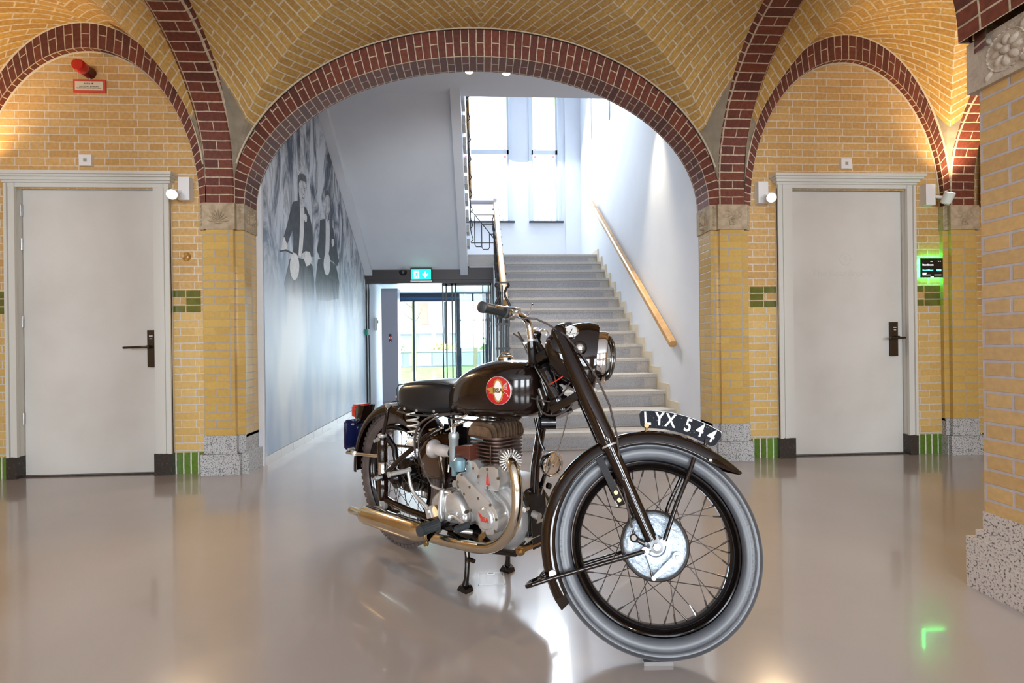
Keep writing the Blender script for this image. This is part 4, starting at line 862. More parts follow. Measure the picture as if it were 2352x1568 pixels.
M['carb_blue'] = mat('blue_grey_casting', (.22, .36, .42), .35, metal=.5)
M['gold_dark'] = mat('badge_dark_gold', (.22, .12, .02), .35, metal=.5)
M['spring'] = mat('spring_plating', (.80, .76, .68), .3, metal=.35)
M['screw'] = mat('dark_screw', (.22, .17, .12), .35, metal=.7)
M['cable'] = mat('cable_sheath', (.06, .045, .04), .35)
M['green_wire'] = mat('green_wire', (.01, .12, .05), .4)

BIKE = empty('motorcycle', (-.363, 2.584, 0), radians(-47.02))
tag(BIKE, 'vintage black single-cylinder motorcycle with red tank badge and plate LYX 544 on its front mudguard', 'motorcycle')
EPS, DEL = radians(28.7), radians(38)
_a = Vector((-sin(EPS), 0, cos(EPS))); _R = Matrix.Rotation(DEL, 3, _a)
fq = _R @ Vector((cos(EPS), 0, sin(EPS))); fy = _R @ Vector((0, 1, 0)); fa = _a
fC = Vector((1.262, 0, .312))+fq*.06
FTM = Matrix(((fq.x, fy.x, fa.x, fC.x), (fq.y, fy.y, fa.y, fC.y), (fq.z, fy.z, fa.z, fC.z), (0, 0, 0, 1)))
def B(mb, name, m, parent=BIKE, front=False, smooth=True, bevel=0, autos=None):
    o = mb.build(name, m, parent, smooth, bevel, autos)
    if front: o.matrix_local = FTM.copy()
    return o
def F(q, n, a): return (q, -n, a)        # front assembly: forward, right, up the fork
def P_(u, w, z): return (u, -w, z)       # frame: forward, right, up

def smooth_path(p, it=2):
    for _ in range(it):
        q = [p[0]]
        for a, c in zip(p, p[1:]): q += [tuple(x*.75+y*.25 for x, y in zip(a, c)), tuple(x*.25+y*.75 for x, y in zip(a, c))]
        p = q+[p[-1]]
    return p
def wheel(name, M4, Rt, rim_r, prof, rub, hubr, tread, drum):
    w = MB(); rp = [(rim_r, .040), (rim_r+.001, .032), (rim_r-.006, .026), (rim_r-.022, .015), (rim_r-.024, 0), (rim_r-.022, -.015), (rim_r-.006, -.026), (rim_r+.001, -.032), (rim_r, -.040), (rim_r-.004, -.041), (rim_r-.009, -.028), (rim_r-.026, -.016), (rim_r-.028, 0), (rim_r-.026, .016), (rim_r-.009, .028), (rim_r-.004, .041), (rim_r, .040)]
    w.lathe(rp, (0, 0, 0), (0, 1, 0), 90, xd=(1, 0, 0)); rim = w.build(name, M['enamel'], BIKE, True); rim.matrix_local = M4
    t = MB(); t.lathe(prof, (0, 0, 0), (0, 1, 0), 120, xd=(1, 0, 0))
    if tread:
        for k in range(66):
            for s in (-1, 1):
                th = 2*pi*(k+.25*s)/66; c, sn = cos(th), sin(th); rr = Rt-.008
                t.obox((c*rr, s*.029, sn*rr), (-sn, 0, c), (0, 1, 0), (c, 0, sn), .0095, .010, .0075)
                th2 = th+pi/66; c, sn = cos(th2), sin(th2)
                t.obox((c*(Rt-.004), s*.010, sn*(Rt-.004)), (-sn, 0, c), (0, 1, 0), (c, 0, sn), .010, .008, .005)
    B(t, 'tyre', rub, rim, autos=50)
    h = MB(); h.lathe([(0, -.075), (.018, -.075), (.02, -.05), (hubr-.004, -.048), (hubr, -.044), (hubr, -.036), (hubr-.012, -.034), (.035, -.028), (.032, .03), (.045, .034), (.05, .04), (.05, .044), (.02, .046), (.016, .075), (0, .075)] if drum else
        [(0, -.07), (.02, -.07), (.03, -.05), (.05, -.046), (.05, -.038), (.03, -.03), (.03, .02), (hubr, .024), (hubr, .045), (.04, .05), (.02, .075), (0, .075)], (0, 0, 0), (0, 1, 0), 40, xd=(1, 0, 0)); B(h, 'hub', M['enamel'], rim)
    n = 40; fr = (hubr-.005, .045) if drum else (.045, hubr-.006); protos = []
    for k in range(4):
        side = -1 if k % 2 == 0 else 1; cross = 1 if k < 2 else -1; th = 2*pi*k/n; rh = fr[0] if side < 0 else fr[1]
        off = cross*(radians(62) if rh > .07 else radians(75)); hy = side*.040
        p0 = Vector((cos(th+off)*rh, hy, sin(th+off)*rh)); p1 = Vector((cos(th)*(rim_r-.026), side*.006, sin(th)*(rim_r-.026))); m = MB()
        m.cyl(p0, p1, .0015, n=6); m.cyl(p1+(p0-p1).normalized()*.024, p1, .0029, n=8); m.cyl(p0, p0+Vector((0, side*.004, 0)), .003, n=6); protos.append(m)
    for k in range(4):
        first = protos[k].build('spoke', M['spoke'], rim)
        for j in range(1, n//4):
            c = first.copy(); COL.objects.link(c); c.parent = rim; c.rotation_euler = (0, -2*pi*j/(n//4), 0)
    return rim
M['spoke'] = mat('dark_spokes', (.10, .085, .075), .3, metal=.8)
def tyre_prof(Rt, hw, ribs):
    r0 = .266; half = [(r0, .030), (r0+.004, .036), (r0+.012, hw*.93), (r0+.024, hw), (r0+.034, hw*1.0), (r0+.0355, hw*1.03), (r0+.038, hw*.99), (Rt-.020, hw*.93), (Rt-.0185, hw*.95), (Rt-.016, hw*.87)]
    if ribs:
        for y in (.82, .62, .42, .22): half += [(Rt-.0010-.016*y**2.2, hw*y), (Rt-.0010-.016*(y-.13)**2.2, hw*(y-.13)), (Rt-.006-.012*(y-.15)**2, hw*(y-.15)), (Rt-.006-.012*(y-.18)**2, hw*(y-.18))]
        half += [(Rt, .0)]
    else: half += [(Rt-.012, hw*.7), (Rt-.009, hw*.4), (Rt-.008, 0)]
    return half+[(r, -h) for r, h in half[-2::-1]]
fwh = wheel('front_wheel', FTM, .334, .260, tyre_prof(.334, .043, True), M['rubber'], .104, False, True)
RTM = Matrix.Translation((-.043, 0, .335))
rwh = wheel('rear_wheel', RTM, .336, .256, tyre_prof(.335, .045, False), M['rubber_r'], .085, True, False)
M['emboss'] = mat('tyre_embossing', (.10, .105, .115), .4)
def ring_text(body, size, r, a0, da, parent, hn, m, name='tyre_lettering', sx=1):
    """letters around the right side of a wheel, feet towards the hub; the angle falls along the text"""
    for k, ch in enumerate(body):
        if ch == ' ': continue
        t = radians(a0-k*da); rad = Vector((cos(t), 0, sin(t))); tan = Vector((sin(t), 0, -cos(t)))
        text(ch, size, name, m, rad*r+Vector((0, -hn, 0)), tan, rad, parent, .0004, sx=sx)
ring_text('AVON SPEEDMASTER  MK II', .0165, .297, 2, 3.55, fwh, .0433, M['emboss'])
ring_text('3.25-19 M2  TUBED TYPE', .0125, .297, 205, 3.0, fwh, .0433, M['emboss'])
# brake plate, cam arm, cable
b = MB(); b.lathe([(0, .058), (.030, .058), (.034, .062), (.082, .062), (.094, .058), (.0985, .050), (.099, .036)], (0, 0, 0), (0, -1, 0), 64, xd=(1, 0, 0)); bp = B(b, 'brake_plate', M['plate_paint'], fwh)
b = MB(); b.lathe([(.106, .03), (.107, .05), (.1035, .053), (.099, .050)], (0, 0, 0), (0, -1, 0), 64, xd=(1, 0, 0)); B(b, 'drum_edge', M['spoke'], fwh)
b = MB(); A0, A1 = Vector(F(.047, .076, -.052)), Vector(F(-.046, .076, -.080)); d = (A1-A0).normalized(); s_ = Vector((d.z, 0, -d.x))
b.add([A0+s_*.012, A0-s_*.012, A1-s_*.005, A1+s_*.005]+[p+Vector((0, -.005, 0)) for p in (A0+s_*.012, A0-s_*.012, A1-s_*.005, A1+s_*.005)], [(0, 1, 2, 3), (7, 6, 5, 4), (0, 4, 5, 1), (1, 5, 6, 2), (2, 6, 7, 3), (3, 7, 4, 0)])
b.cyl(A0+Vector((0, .016, 0)), A0+Vector((0, -.008, 0)), .016); b.cyl(A0+Vector((0, -.005, 0)), A0+Vector((0, -.016, 0)), .008, n=6); b.cyl(A1, A1+Vector((0, -.012, 0)), .007); B(b, 'brake_arm', M['plate_paint'], bp)
b = MB(); b.cyl(A1+Vector((0, -.008, 0)), F(-.040, .084, .0), .0018); b.cyl(A1+Vector((-.002, -.008, .004)), A1+Vector((.001, -.008, .02)), .004); B(b, 'brake_rod', M['spoke'], bp)
b = MB(); b.cyl(F(-.052, .06, .046), F(-.052, .09, .046), .011); b.cyl(F(-.052, .08, .046), F(-.028, .084, .018), .008); b.cyl(F(-.045, .083, .072), F(-.049, .084, .030), .004); b.lathe([(.008, 0), (.011, .002), (.013, .006)], F(-.052, .09, .046), (0, -1, 0), 20); B(b, 'cable_stop', M['spoke'], bp)
b = MB(); b.cyl(F(.03, .0, -.232), F(.026, .0, -.198), .0028); b.cyl(F(.03, 0, -.234), F(.029, 0, -.222), .005); B(b, 'valve', M['alu2'], fwh)

# fork: upper shrouds, sliders, axle ends
for s in (1, -1):
    n = .09*s; b = MB()
    b.lathe([(0, .78), (.024, .78), (.0305, .765), (.0305, .36), (.029, .345), (.0265, .340), (.0255, .330), (.0255, .315), (.0235, .31), (.0235, .225), (.0225, .22), (.0205, .21), (.020, .06), (.019, .02), (.0, .02)], F(-.004, n, 0), (0, 0, 1), 32); fl = B(b, 'fork_leg', M['enamel_b'] if s > 0 else M['enamel'], front=True)
    b = MB(); b.cyl(F(0, n-.012, 0), F(0, n+.016, 0), .020, n=24); b.obox(F(0, n, .012), (1, 0, 0), (0, 1, 0), (0, 0, 1), .017, .013, .018); B(b, 'axle_lug', M['enamel_b'], fl)
    b = MB(); b.cyl(F(0, n+.016, 0), F(0, n+.028, 0), .011, n=6); b.cyl(F(0, n+.02, 0), F(0, n+.032, 0), .006); B(b, 'axle_nut', M['alu2'], fl)
    for q, a_ in ((-.036, .0), (.026, .004)):
        b = MB(); b.cyl(F(q, n-.012, a_), F(q, n+.008, a_), .011, n=20); b.cyl(F(q, n+.008, a_), F(q, n+.013, a_), .007, n=6); b.cyl(F(q, n, a_), F(q*.5, n, a_*.5), .008); B(b, 'stay_bolt', M['alu2'], fl)
    b = MB(); b.lathe([(.0262, .330), (.0265, .333), (.0262, .336)], F(-.004, n, 0), (0, 0, 1), 32); B(b, 'slider_band', M['alu2'], fl)

# front mudguard
def guard(name, a0, a1, R, hw, edge, matr, M4, flare0=0, N=84, parent=BIKE, lipm=None):
    """arched mudguard, section: crown + side valances; angles in degrees from forward"""
    b = MB(); sec = [(-1, edge), (-1.01, edge+.004), (-1.0, edge+(R-edge)*.45), (-.86, edge+(R-edge)*.76), (-.6, edge+(R-edge)*.93), (-.3, R-.0015), (-.1, R), (.1, R), (.3, R-.0015), (.6, edge+(R-edge)*.93), (.86, edge+(R-edge)*.76), (1.0, edge+(R-edge)*.45), (1.01, edge+.004), (1, edge)]
    rows = []
    for k in range(N+1):
        t = a0+(a1-a0)*k/N; f = 1
        if flare0 and t < a0+flare0: f = max(0.03, ((t-a0)/flare0))**.55
        c, s = cos(radians(t)), sin(radians(t)); lift = .012*(1-f) if flare0 else 0
        out = [(w*hw*f, R-(R-r)*f+lift) for w, r in sec]; inn = [(w*.965, r-.0025) for w, r in out]
        rows.append([(c*r, w, s*r) for w, r in out]+[(c*r, w, s*r) for w, r in inn[::-1]])
    m = len(rows[0]); V = [p for r in rows for p in r]
    b.add(V, [(i*m+j, i*m+(j+1) % m, (i+1)*m+(j+1) % m, (i+1)*m+j) for i in range(N) for j in range(m)]+[tuple(range(m)), tuple(range(N*m+m-1, N*m-1, -1))])
    o = b.build(name, matr, parent, True, 0, 50); o.matrix_local = M4
    return o
fg_ = guard('front_mudguard', 15, 186, .366, .058, .316, M['enamel_b'], FTM, flare0=17)
b = MB()
for s in (-1, 1): b.tube([(cos(radians(t))*.3175, s*.0575, sin(radians(t))*.3175) for t in range(33, 187, 3)], .0032, 8)
B(b, 'edge_bead', M['enamel'], fg_)
b = MB(); b.prism([(-.362, -.034), (-.318, -.034), (-.312, -.060), (-.352, -.075)], lambda u, v, d: (u, d, v), -.03, .03); B(b, 'rear_flap', M['enamel'], fg_)
def stay(name, pts, r, s, parent=fg_, m='enamel'):
    b = MB(); b.tube([F(q, n*s, a) for q, n, a in pts], r, 10); return B(b, name, M[m], parent)
for s in (1, -1):
    stay('front_stay', [(.232, .064, .197), (.20, .070, .165), (.115, .088, .092), (.030, .096, .006)], .0072, s, m='enamel_b')
    stay('lower_stay', [(-.036, .098, .0), (-.075, .094, .003), (-.20, .082, .014), (-.34, .070, .026), (-.405, .066, .030)], .0068, s, m='enamel_b')
    b = MB(); Q0, Q1 = F(-.050, s*.063, .310), F(-.045, s*.072, .150); b.obox([(x+y)/2 for x, y in zip(Q0, Q1)], (1, 0, 0), (0, 1, 0), Vector(Q0)-Vector(Q1), .0115, .0025, .083); B(b, 'fork_bracket', M['plate_paint'] if False else M['enamel'], fg_)
    for a_ in (.165, .19): b = MB(); b.cyl(F(-.046, s*.07, a_), F(-.046, s*.08, a_), .007, n=8); B(b, 'bracket_bolt', M['brass'], fg_)
    b = MB(); b.cyl(F(-.334, s*.056, .036), F(-.334, s*.064, .036), .012); b.cyl(F(-.334, s*.062, .036), F(-.334, s*.068, .036), .007, n=6); B(b, 'guard_bolt', M['alu2'], fg_)
b = MB(); b.tube([F(-.405, .066, .030), F(-.425, .055, .030), F(-.43, .03, .03), F(-.43, -.03, .03), F(-.425, -.055, .030), F(-.405, -.066, .030)], .0068, 10); b.tube([F(-.365, .066, .03), F(-.372, .05, .045), F(-.372, -.05, .045), F(-.365, -.066, .03)], .005, 8); B(b, 'stand_loop', M['enamel_b'], fg_)
# number plate, curved over the mudguard
b = MB(); NP = 40; r0, r1, t0, t1 = .3765, .4385, 32.5, 70.5; rows = []
for k in range(NP+1):
    t = t0+(t1-t0)*k/NP; e_ = min(1, min(k, NP-k)/3.2); ins = .013*(1-sqrt(max(0, 1-(1-e_)**2)))
    for d in (-.002, .002): rows.append([(cos(radians(t))*r, d, sin(radians(t))*r) for r in (r0+ins, r1-ins)])
V = [p for r in rows for p in r]
b.add(V, [f for k in range(NP) for f in ((k*4, k*4+1, k*4+5, k*4+4), (k*4+2, k*4+6, k*4+7, k*4+3), (k*4+1, k*4+3, k*4+7, k*4+5), (k*4, k*4+4, k*4+6, k*4+2))]+[(0, 2, 3, 1), (NP*4, NP*4+1, NP*4+3, NP*4+2)])
npl = B(b, 'number_plate', M['plate_black'], front=True, smooth=False)
LANG = [67.0, 61.2, 56.0, 0, 47.6, 41.8, 36.2]
for sd in (1, -1):
    for k, ch in enumerate('LYX 544'):
        if ch == ' ': continue
        t = radians(LANG[k]); t = t if sd > 0 else radians(103)-t
        rad = Vector((cos(t), 0, sin(t))); tan = Vector((sin(t), 0, -cos(t)))*sd
        text(ch, .064, 'plate_letter', M['white_letter'], rad*.4075+Vector((0, -.0024*sd, 0)), tan, rad, npl, .0005, bold=.0013, sx=.74)
b = MB(); rows = []
for k in range(NP+1):
    t = t0+.6+(t1-t0-1.2)*k/NP; rows.append([(cos(radians(t))*r, -.0023, sin(radians(t))*r) for r in (r1-.0022, r1-.0005)])
V = [p for r in rows for p in r]; b.add(V, [(2*k, 2*k+1, 2*k+3, 2*k+2) for k in range(NP)]); B(b, 'plate_rim', M['alu2'], npl)
for t in (37, 67.5):
    c = Vector((cos(radians(t)), 0, sin(radians(t)))); b = MB(); b.cyl(c*.363, c*.385, .005); b.cyl(c*.384+Vector((0, .006, 0)), c*.384+Vector((0, -.010, 0)), .008, n=16); b.cyl(c*.362, c*.367, .012, n=12); B(b, 'plate_bolt', M['brass'] if t > 50 else M['enamel_b'], npl)

# headlamp nacelle: lofted in lamp axes (s forward, n right, v up)
hq, ha = cos(EPS), -sin(EPS)
def LQ(s, n, v): return (s*cos(EPS)+v*sin(EPS), -n, -s*sin(EPS)+v*cos(EPS))
b = MB(); NS_ = 36; secs = [(-.418, .612, .640, .060), (-.412, .575, .662, .098), (-.385, .530, .694, .112), (-.345, .500, .716, .112), (-.305, .480, .733, .108), (-.265, .478, .739, .104), (-.237, .484, .734, .101), (-.228, .492, .728, .098)]
V = []
for s, v0, v1, hw in secs:
    for k in range(NS_):
        t = 2*pi*k/NS_; cx, sx_ = cos(t), sin(t); vv = (v0+v1)/2+(v1-v0)/2*(abs(sx_)**.85)*(1 if sx_ > 0 else -1); V.append(LQ(s, hw*(abs(cx)**.8)*(1 if cx > 0 else -1), vv))
m = NS_; b.add(V, [(i*m+j, i*m+(j+1) % m, (i+1)*m+(j+1) % m, (i+1)*m+j) for i in range(len(secs)-1) for j in range(m)]+[tuple(range(m)), tuple(range((len(secs)-1)*m+m-1, (len(secs)-1)*m-1, -1))])
nac = B(b, 'headlamp_nacelle', M['enamel_b'], front=True, autos=60)
Lc, Lx = Vector(LQ(-.219, 0, .613)), Vector((hq, 0, ha))
b = MB(); b.lathe([(0, -.085), (.04, -.08), (.075, -.055), (.090, -.02), (.091, -.005)], Lc, Lx, 48); B(b, 'lamp_shell', M['enamel_b'], nac)
b = MB(); b.lathe([(.091, -.014), (.0975, -.012), (.0985, .0), (.098, .016), (.0935, .024), (.087, .025), (.086, .020)], Lc, Lx, 56); B(b, 'lamp_rim', M['chrome'], nac)
b = MB(); b.lathe([(.087, .022), (.080, .035), (.064, .046), (.04, .054), (0, .058)], Lc, Lx, 48); b.lathe([(.085, .019), (.078, .032), (.062, .043), (.04, .051), (0, .055)], Lc, Lx, 48); B(b, 'lens', M['lens'], nac)
b = MB(); b.lathe([(.086, .018), (.07, -.015), (.045, -.042), (.02, -.055), (0, -.056)], Lc, Lx, 48); b.lathe([(0, .0), (.009, -.004), (.010, -.05)], Lc, Lx, 16); B(b, 'reflector', M['reflector'], nac)
b = MB(); b.lathe([(.050, -.01), (.054, .0), (.054, .010), (.046, .016), (.044, .012), (0, .012)], LQ(-.345, 0, .708), (sin(EPS)*.97-.12, 0, cos(EPS)), 40); B(b, 'speedometer', M['enamel_b'], nac)
dp = Vector(LQ(-.325, .103, .670)); dn = Vector((-.05+sin(EPS)*.45, -.88, cos(EPS)*.45)); dn.normalize()
b = MB(); b.lathe([(.027, -.02), (.0275, .002), (.022, .006), (.021, .003)], dp, dn, 36); B(b, 'ammeter_bezel', M['chrome'], nac)
b = MB(); b.lathe([(.0215, .0035), (0, .0035)], dp, dn, 36); am = B(b, 'ammeter_face', mat('dial_white', (.70, .68, .64), .3), nac)
b = MB(); xx = dn.orthogonal().normalized(); b.obox(dp+dn*.0045, xx, dn.cross(xx), dn, .012, .0012, .0004)
for k in range(7): t = radians(-60+k*20); c = dp+dn*.0045+(xx*cos(t)+dn.cross(xx)*sin(t))*.016; b.obox(c, (c-dp), dn, dn.cross(c-dp), .003, .0003, .0008)
B(b, 'ammeter_needle', M['iron'], am)
for sgn in (1, -1):
    pl = Vector(LQ(-.290, .108*sgn, .612)); b = MB(); b.lathe([(.026, -.02), (.025, .0), (.020, .007), (.014, .008), (.014, .002)], pl, (0, -sgn, .0), 30); pb = B(b, 'pilot_lamp_boss', M['enamel_b'], nac)
    b = MB(); b.lathe([(.0145, .003), (.014, .010), (.009, .014), (0, .015)], pl, (0, -sgn, 0), 24); B(b, 'pilot_lens', M['chrome'], pb)
b = MB(); b.prism([(-.06, .46), (-.035, .46), (-.02, .49), (-.05, .51)], lambda u, v, d: LQ(u-.20, d, v), -.012, .012); B(b, 'lamp_clip', M['alu2'], nac)
# yokes, damper, bars
b = MB(); b.prism([(-.135, .045), (-.135, -.045), (-.09, -.075), (-.01, -.088), (.01, -.06), (-.03, -.04), (-.03, .04), (.01, .06), (-.01, .088), (-.09, .075)], lambda u, v, d: (u, v, d), .700, .735, bev=.008); ty = B(b, 'top_yoke', M['enamel'], front=True)
b = MB(); b.lathe([(.026, .735), (.018, .750), (.013, .770), (.013, .795), (.020, .806), (.025, .812), (.026, .820), (.022, .826), (0, .827)], F(-.085, 0, 0), (0, 0, 1), 32); b.cyl(F(-.10, 0, .735), F(-.10, 0, .75), .025); B(b, 'damper_knob', M['enamel'], ty)
b = MB(); b.prism([(-.14, .03), (-.14, -.03), (-.09, -.05), (-.03, -.088), (.01, -.085), (.01, -.06), (-.04, -.02), (-.04, .02), (.01, .06), (.01, .085), (-.03, .088), (-.09, .05)], lambda u, v, d: (u, v, d), .515, .545, bev=.006); b.cyl(F(-.10, 0, .50), F(-.10, 0, .56), .034); B(b, 'bottom_yoke', M['enamel'], front=True)
BARS = {1: [(-.108, .050, .775), (-.103, .052, .80), (-.094, .054, .830), (-.088, .066, .855), (-.096, .095, .868), (-.112, .135, .871), (-.14, .19, .871), (-.19, .27, .871)],
        -1: [(-.108, -.050, .775), (-.103, -.052, .80), (-.094, -.054, .830), (-.085, -.068, .857), (-.078, -.095, .868), (-.074, -.135, .878), (-.073, -.19, .893), (-.074, -.27, .914)]}
GR_ = {1: ((-.152, .205, .871), (-.213, .322, .871)), -1: ((-.0735, -.205, .897), (-.074, -.322, .929))}
for s in (1, -1):
    b = MB(); b.tube([F(*p) for p in smooth_path(BARS[s], 1)], .0125, 14); hb = B(b, 'handlebar', M['chrome'], front=True)
    b = MB(); b.lathe([(.026, 0), (.020, .008), (.0165, .022), (.0160, .080), (.0175, .084), (.0175, .092), (.012, .094)], F(-.135, .044*s, .70), Vector(F(-.104, .051*s, .795))-Vector(F(-.135, .044*s, .70)), 24); B(b, 'bar_socket', M['enamel'], hb)
    g0, g1 = Vector(F(*GR_[s][0])), Vector(F(*GR_[s][1])); d = (g1-g0).normalized(); b = MB()
    L_ = (g1-g0).length; b.lathe([(.021, 0), (.0235, .003), (.0235, .009), (.0185, .012), (.0175, .03), (.0175, L_-.02), (.0195, L_-.012), (.0195, L_-.003), (.016, L_), (0, L_+.001)], g0, d, 28); b.cyl(g1, g1+d*.0015, .004, n=10); B(b, 'grip', M['black_rubber'], hb)
    b = MB(); b.lathe([(.0125, -.035), (.018, -.032), (.0225, -.02), (.024, -.004), (.0225, .002)], g0, d, 28); tw = B(b, 'twistgrip_collar' if s > 0 else 'grip_collar', M['chrome'], hb)
    b = MB(); p = g0-d*.045; b.obox(p, d, (0, 0, 1), d.cross(Vector((0, 0, 1))), .014, .017, .015); b.cyl(p+Vector((.028, 0, .004)), p-Vector((.02, 0, .004)), .008); B(b, 'lever_clamp', M['alu2'], hb)
    b = MB(); q0 = p+Vector((.028, 0, -.002)); b.tube([q0, q0+d*.03+Vector((.016, 0, -.004)), q0+d*.09+Vector((.022, 0, -.012)), q0+d*.15+Vector((.018, 0, -.016)), q0+d*.175+Vector((.014, 0, -.016))], [.006, .0055, .005, .0045, .006], 10); B(b, 'brake_lever' if s > 0 else 'clutch_lever', M['chrome'], hb)
    b = MB(); b.cyl(F(-.108, .050*s, .784), F(-.105, .051*s, .793), .020, n=20); b.cyl(F(-.135, .055*s, .788), F(-.108, .052*s, .79), .008); B(b, 'bar_clamp', M['alu2'], hb)
b = MB(); b.tube([F(-.085, .105, .865), F(-.065, .10, .878), F(-.052, .10, .897)], .003, 8); b.lathe([(0, -.006), (.006, 0), (0, .006)], F(-.051, .10, .90), (0, 0, 1), 12); B(b, 'choke_lever', M['chrome'], front=True)
b = MB(); b.tube([F(*p) for p in [(-.10, .115, .856), (-.085, .113, .852), (-.06, .113, .838), (-.030, .113, .803), (.012, .118, .735), (.036, .122, .645), (.050, .120, .55), (.050, .114, .45), (.030, .110, .35), (.004, .105, .27), (-.018, .100, .195), (-.034, .094, .125), (-.045, .086, .075)]], .0036, 8); B(b, 'front_brake_cable', M['cable'], front=True)

# ---------------------------------------------------------------- frame
b = MB(); hA, hB = fC+fq*-.10+fa*.54, fC+fq*-.10+fa*.70   # head tube along the steering axis
b.lathe([(.033, 0), (.036, .006), (.036, .018), (.028, .026), (.026, .08), (.028, .13), (.036, .138), (.036, .15), (.033, .156)], hA, fa, 32); fr = B(b, 'frame', M['enamel'])
def tb(name, pts, r, m='enamel', parent=None, n=14):
    b = MB(); b.tube([P_(*p) for p in pts], r, n); return B(b, name, M[m], parent or fr)
tb('down_tube', [(.950, 0, .83), (.905, 0, .76), (.862, 0, .66), (.832, 0, .52), (.822, 0, .38), (.820, 0, .30)], .0175, 'enamel_b')
tb('top_tube', [(.965, 0, .86), (.75, 0, .82), (.45, 0, .73), (.32, 0, .68)], .017)
tb('seat_tube', [(.33, 0, .69), (.36, 0, .5), (.40, 0, .30), (.42, 0, .20)], .016)
for s in (1, -1):
    tb('cradle_tube', [(.822, .02*s, .30), (.84, .06*s, .25), (.80, .085*s, .205), (.68, .085*s, .182), (.50, .085*s, .178), (.42, .09*s, .19)], .0125)
    tb('seat_stay', [(.33, .06*s, .62), (.296, .105*s, .589), (.13, .118*s, .478), (.005, .118*s, .392), (-.03, .118*s, .36)], .0125, 'enamel_b')
    tb('chain_stay', [(-.035, .118*s, .255), (.03, .116*s, .243), (.14, .108*s, .232), (.29, .09*s, .222), (.42, .09*s, .21)], .0155, 'enamel_b')
tb('rear_upright', [(.36, .06, .56), (.37, .075, .42), (.37, .085, .28), (.35, .09, .20)], .019, 'enamel_b')
b = MB(); b.cyl(P_(.845, .10, .232), P_(.845, -.10, .232), .010); b.cyl(P_(.845, .112, .232), P_(.845, .098, .232), .017, n=18); b.cyl(P_(.845, .12, .232), P_(.845, .11, .232), .010, n=6); B(b, 'engine_bolt', M['brass'], fr)
b = MB(); b.prism([(.79, .30), (.855, .22), (.84, .42), (.82, .44), (.795, .40)], lambda u, v, d: (u, -d, v), -.045, .045, bev=.002); B(b, 'engine_plate', M['enamel'], fr)
# plunger suspension units
for s in (1, -1):
    b = MB(); b.lathe([(0, .205), (.018, .205), (.019, .222), (.019, .247), (.0225, .25), (.0245, .262), (.0245, .345), (.022, .350)], P_(-.035, .122*s, 0), (0, 0, 1), 28); pl = B(b, 'plunger', M['enamel_b'])
    b = MB(); b.lathe([(.022, .372), (.0228, .376), (.0228, .432), (.022, .436)], P_(-.035, .122*s, 0), (0, 0, 1), 28); B(b, 'chrome_sleeve', M['chrome'], pl)
    b = MB(); b.lathe([(.0235, .43), (.0245, .434), (.0245, .520), (.022, .53), (.019, .548), (.013, .56)], P_(-.035, .122*s, 0), (0, 0, 1), 28); B(b, 'upper_shroud', M['enamel_b'], pl)
    b = MB(); b.lathe([(.019, .548), (.022, .552), (.022, .562), (.015, .567), (0, .568)], P_(-.035, .122*s, 0), (0, 0, 1), 24); b.cyl(P_(-.035, (.122+.01)*s, .54), P_(-.035, (.122+.045)*s, .535), .008); b.cyl(P_(-.07, .13*s, .535), P_(-.035, .13*s, .54), .009, n=8); B(b, 'top_cap', M['alu2'], pl)
    b = MB(); b.obox(P_(-.037, .118*s, .362), (1, 0, 0), (0, 1, 0), (0, 0, 1), .026, .022, .018); B(b, 'axle_carrier', M['enamel'], pl)
    b = MB(); b.cyl(P_(-.043, .135*s, .355), P_(-.043, .158*s, .355), .012, n=6); b.cyl(P_(-.043, .15*s, .355), P_(-.043, .168*s, .355), .007); B(b, 'axle_nut', M['alu2'], pl)
    b = MB(); b.lathe([(.0185, .206), (.0195, .21), (.0195, .246)], P_(-.035, .122*s, 0), (0, 0, 1), 24); b.cyl(P_(-.07, .15*s, .205), P_(-.03, .13*s, .208), .011); B(b, 'lower_clamp', M['alu2'], pl)
tb('plunger_lug', [(-.035, .1, .55), (.02, .09, .50), (.04, .09, .40)], .014, 'enamel')

# ---------------------------------------------------------------- tank
def loft(name, secs, m, parent=BIKE, n=40, e=.75, autos=60, ex=None):
    """sections: (u, half width, z bottom, z top)"""
    b = MB(); V = []
    for u, hw, z0, z1 in secs:
        for k in range(n):
            t = 2*pi*k/n; c, s = cos(t), sin(t); zz = (z0+z1)/2+(z1-z0)/2*(abs(s)**e)*(1 if s > 0 else -1)
            V.append((u, hw*(abs(c)**(ex or e))*(1 if c > 0 else -1), zz))
    b.add(V, [(i*n+j, i*n+(j+1) % n, (i+1)*n+(j+1) % n, (i+1)*n+j) for i in range(len(secs)-1) for j in range(n)]+[tuple(range(n)), tuple(range((len(secs)-1)*n+n-1, (len(secs)-1)*n-1, -1))])
    o = B(b, name, m, parent, autos=autos)
    if name in ('fuel_tank', 'saddle', 'oil_tank'): sb = o.modifiers.new('sub', 'SUBSURF'); sb.levels = sb.render_levels = 1
    return o
tank = loft('fuel_tank', [(.300, .014, .672, .686), (.325, .036, .672, .706), (.375, .066, .676, .775), (.43, .094, .680, .832), (.50, .118, .684, .876), (.57, .133, .688, .905), (.64, .140, .691, .922), (.70, .140, .695, .930), (.76, .132, .699, .932), (.81, .117, .705, .926), (.845, .096, .716, .914), (.868, .070, .735, .896), (.880, .040, .765, .870)], M['tank'], e=.72)
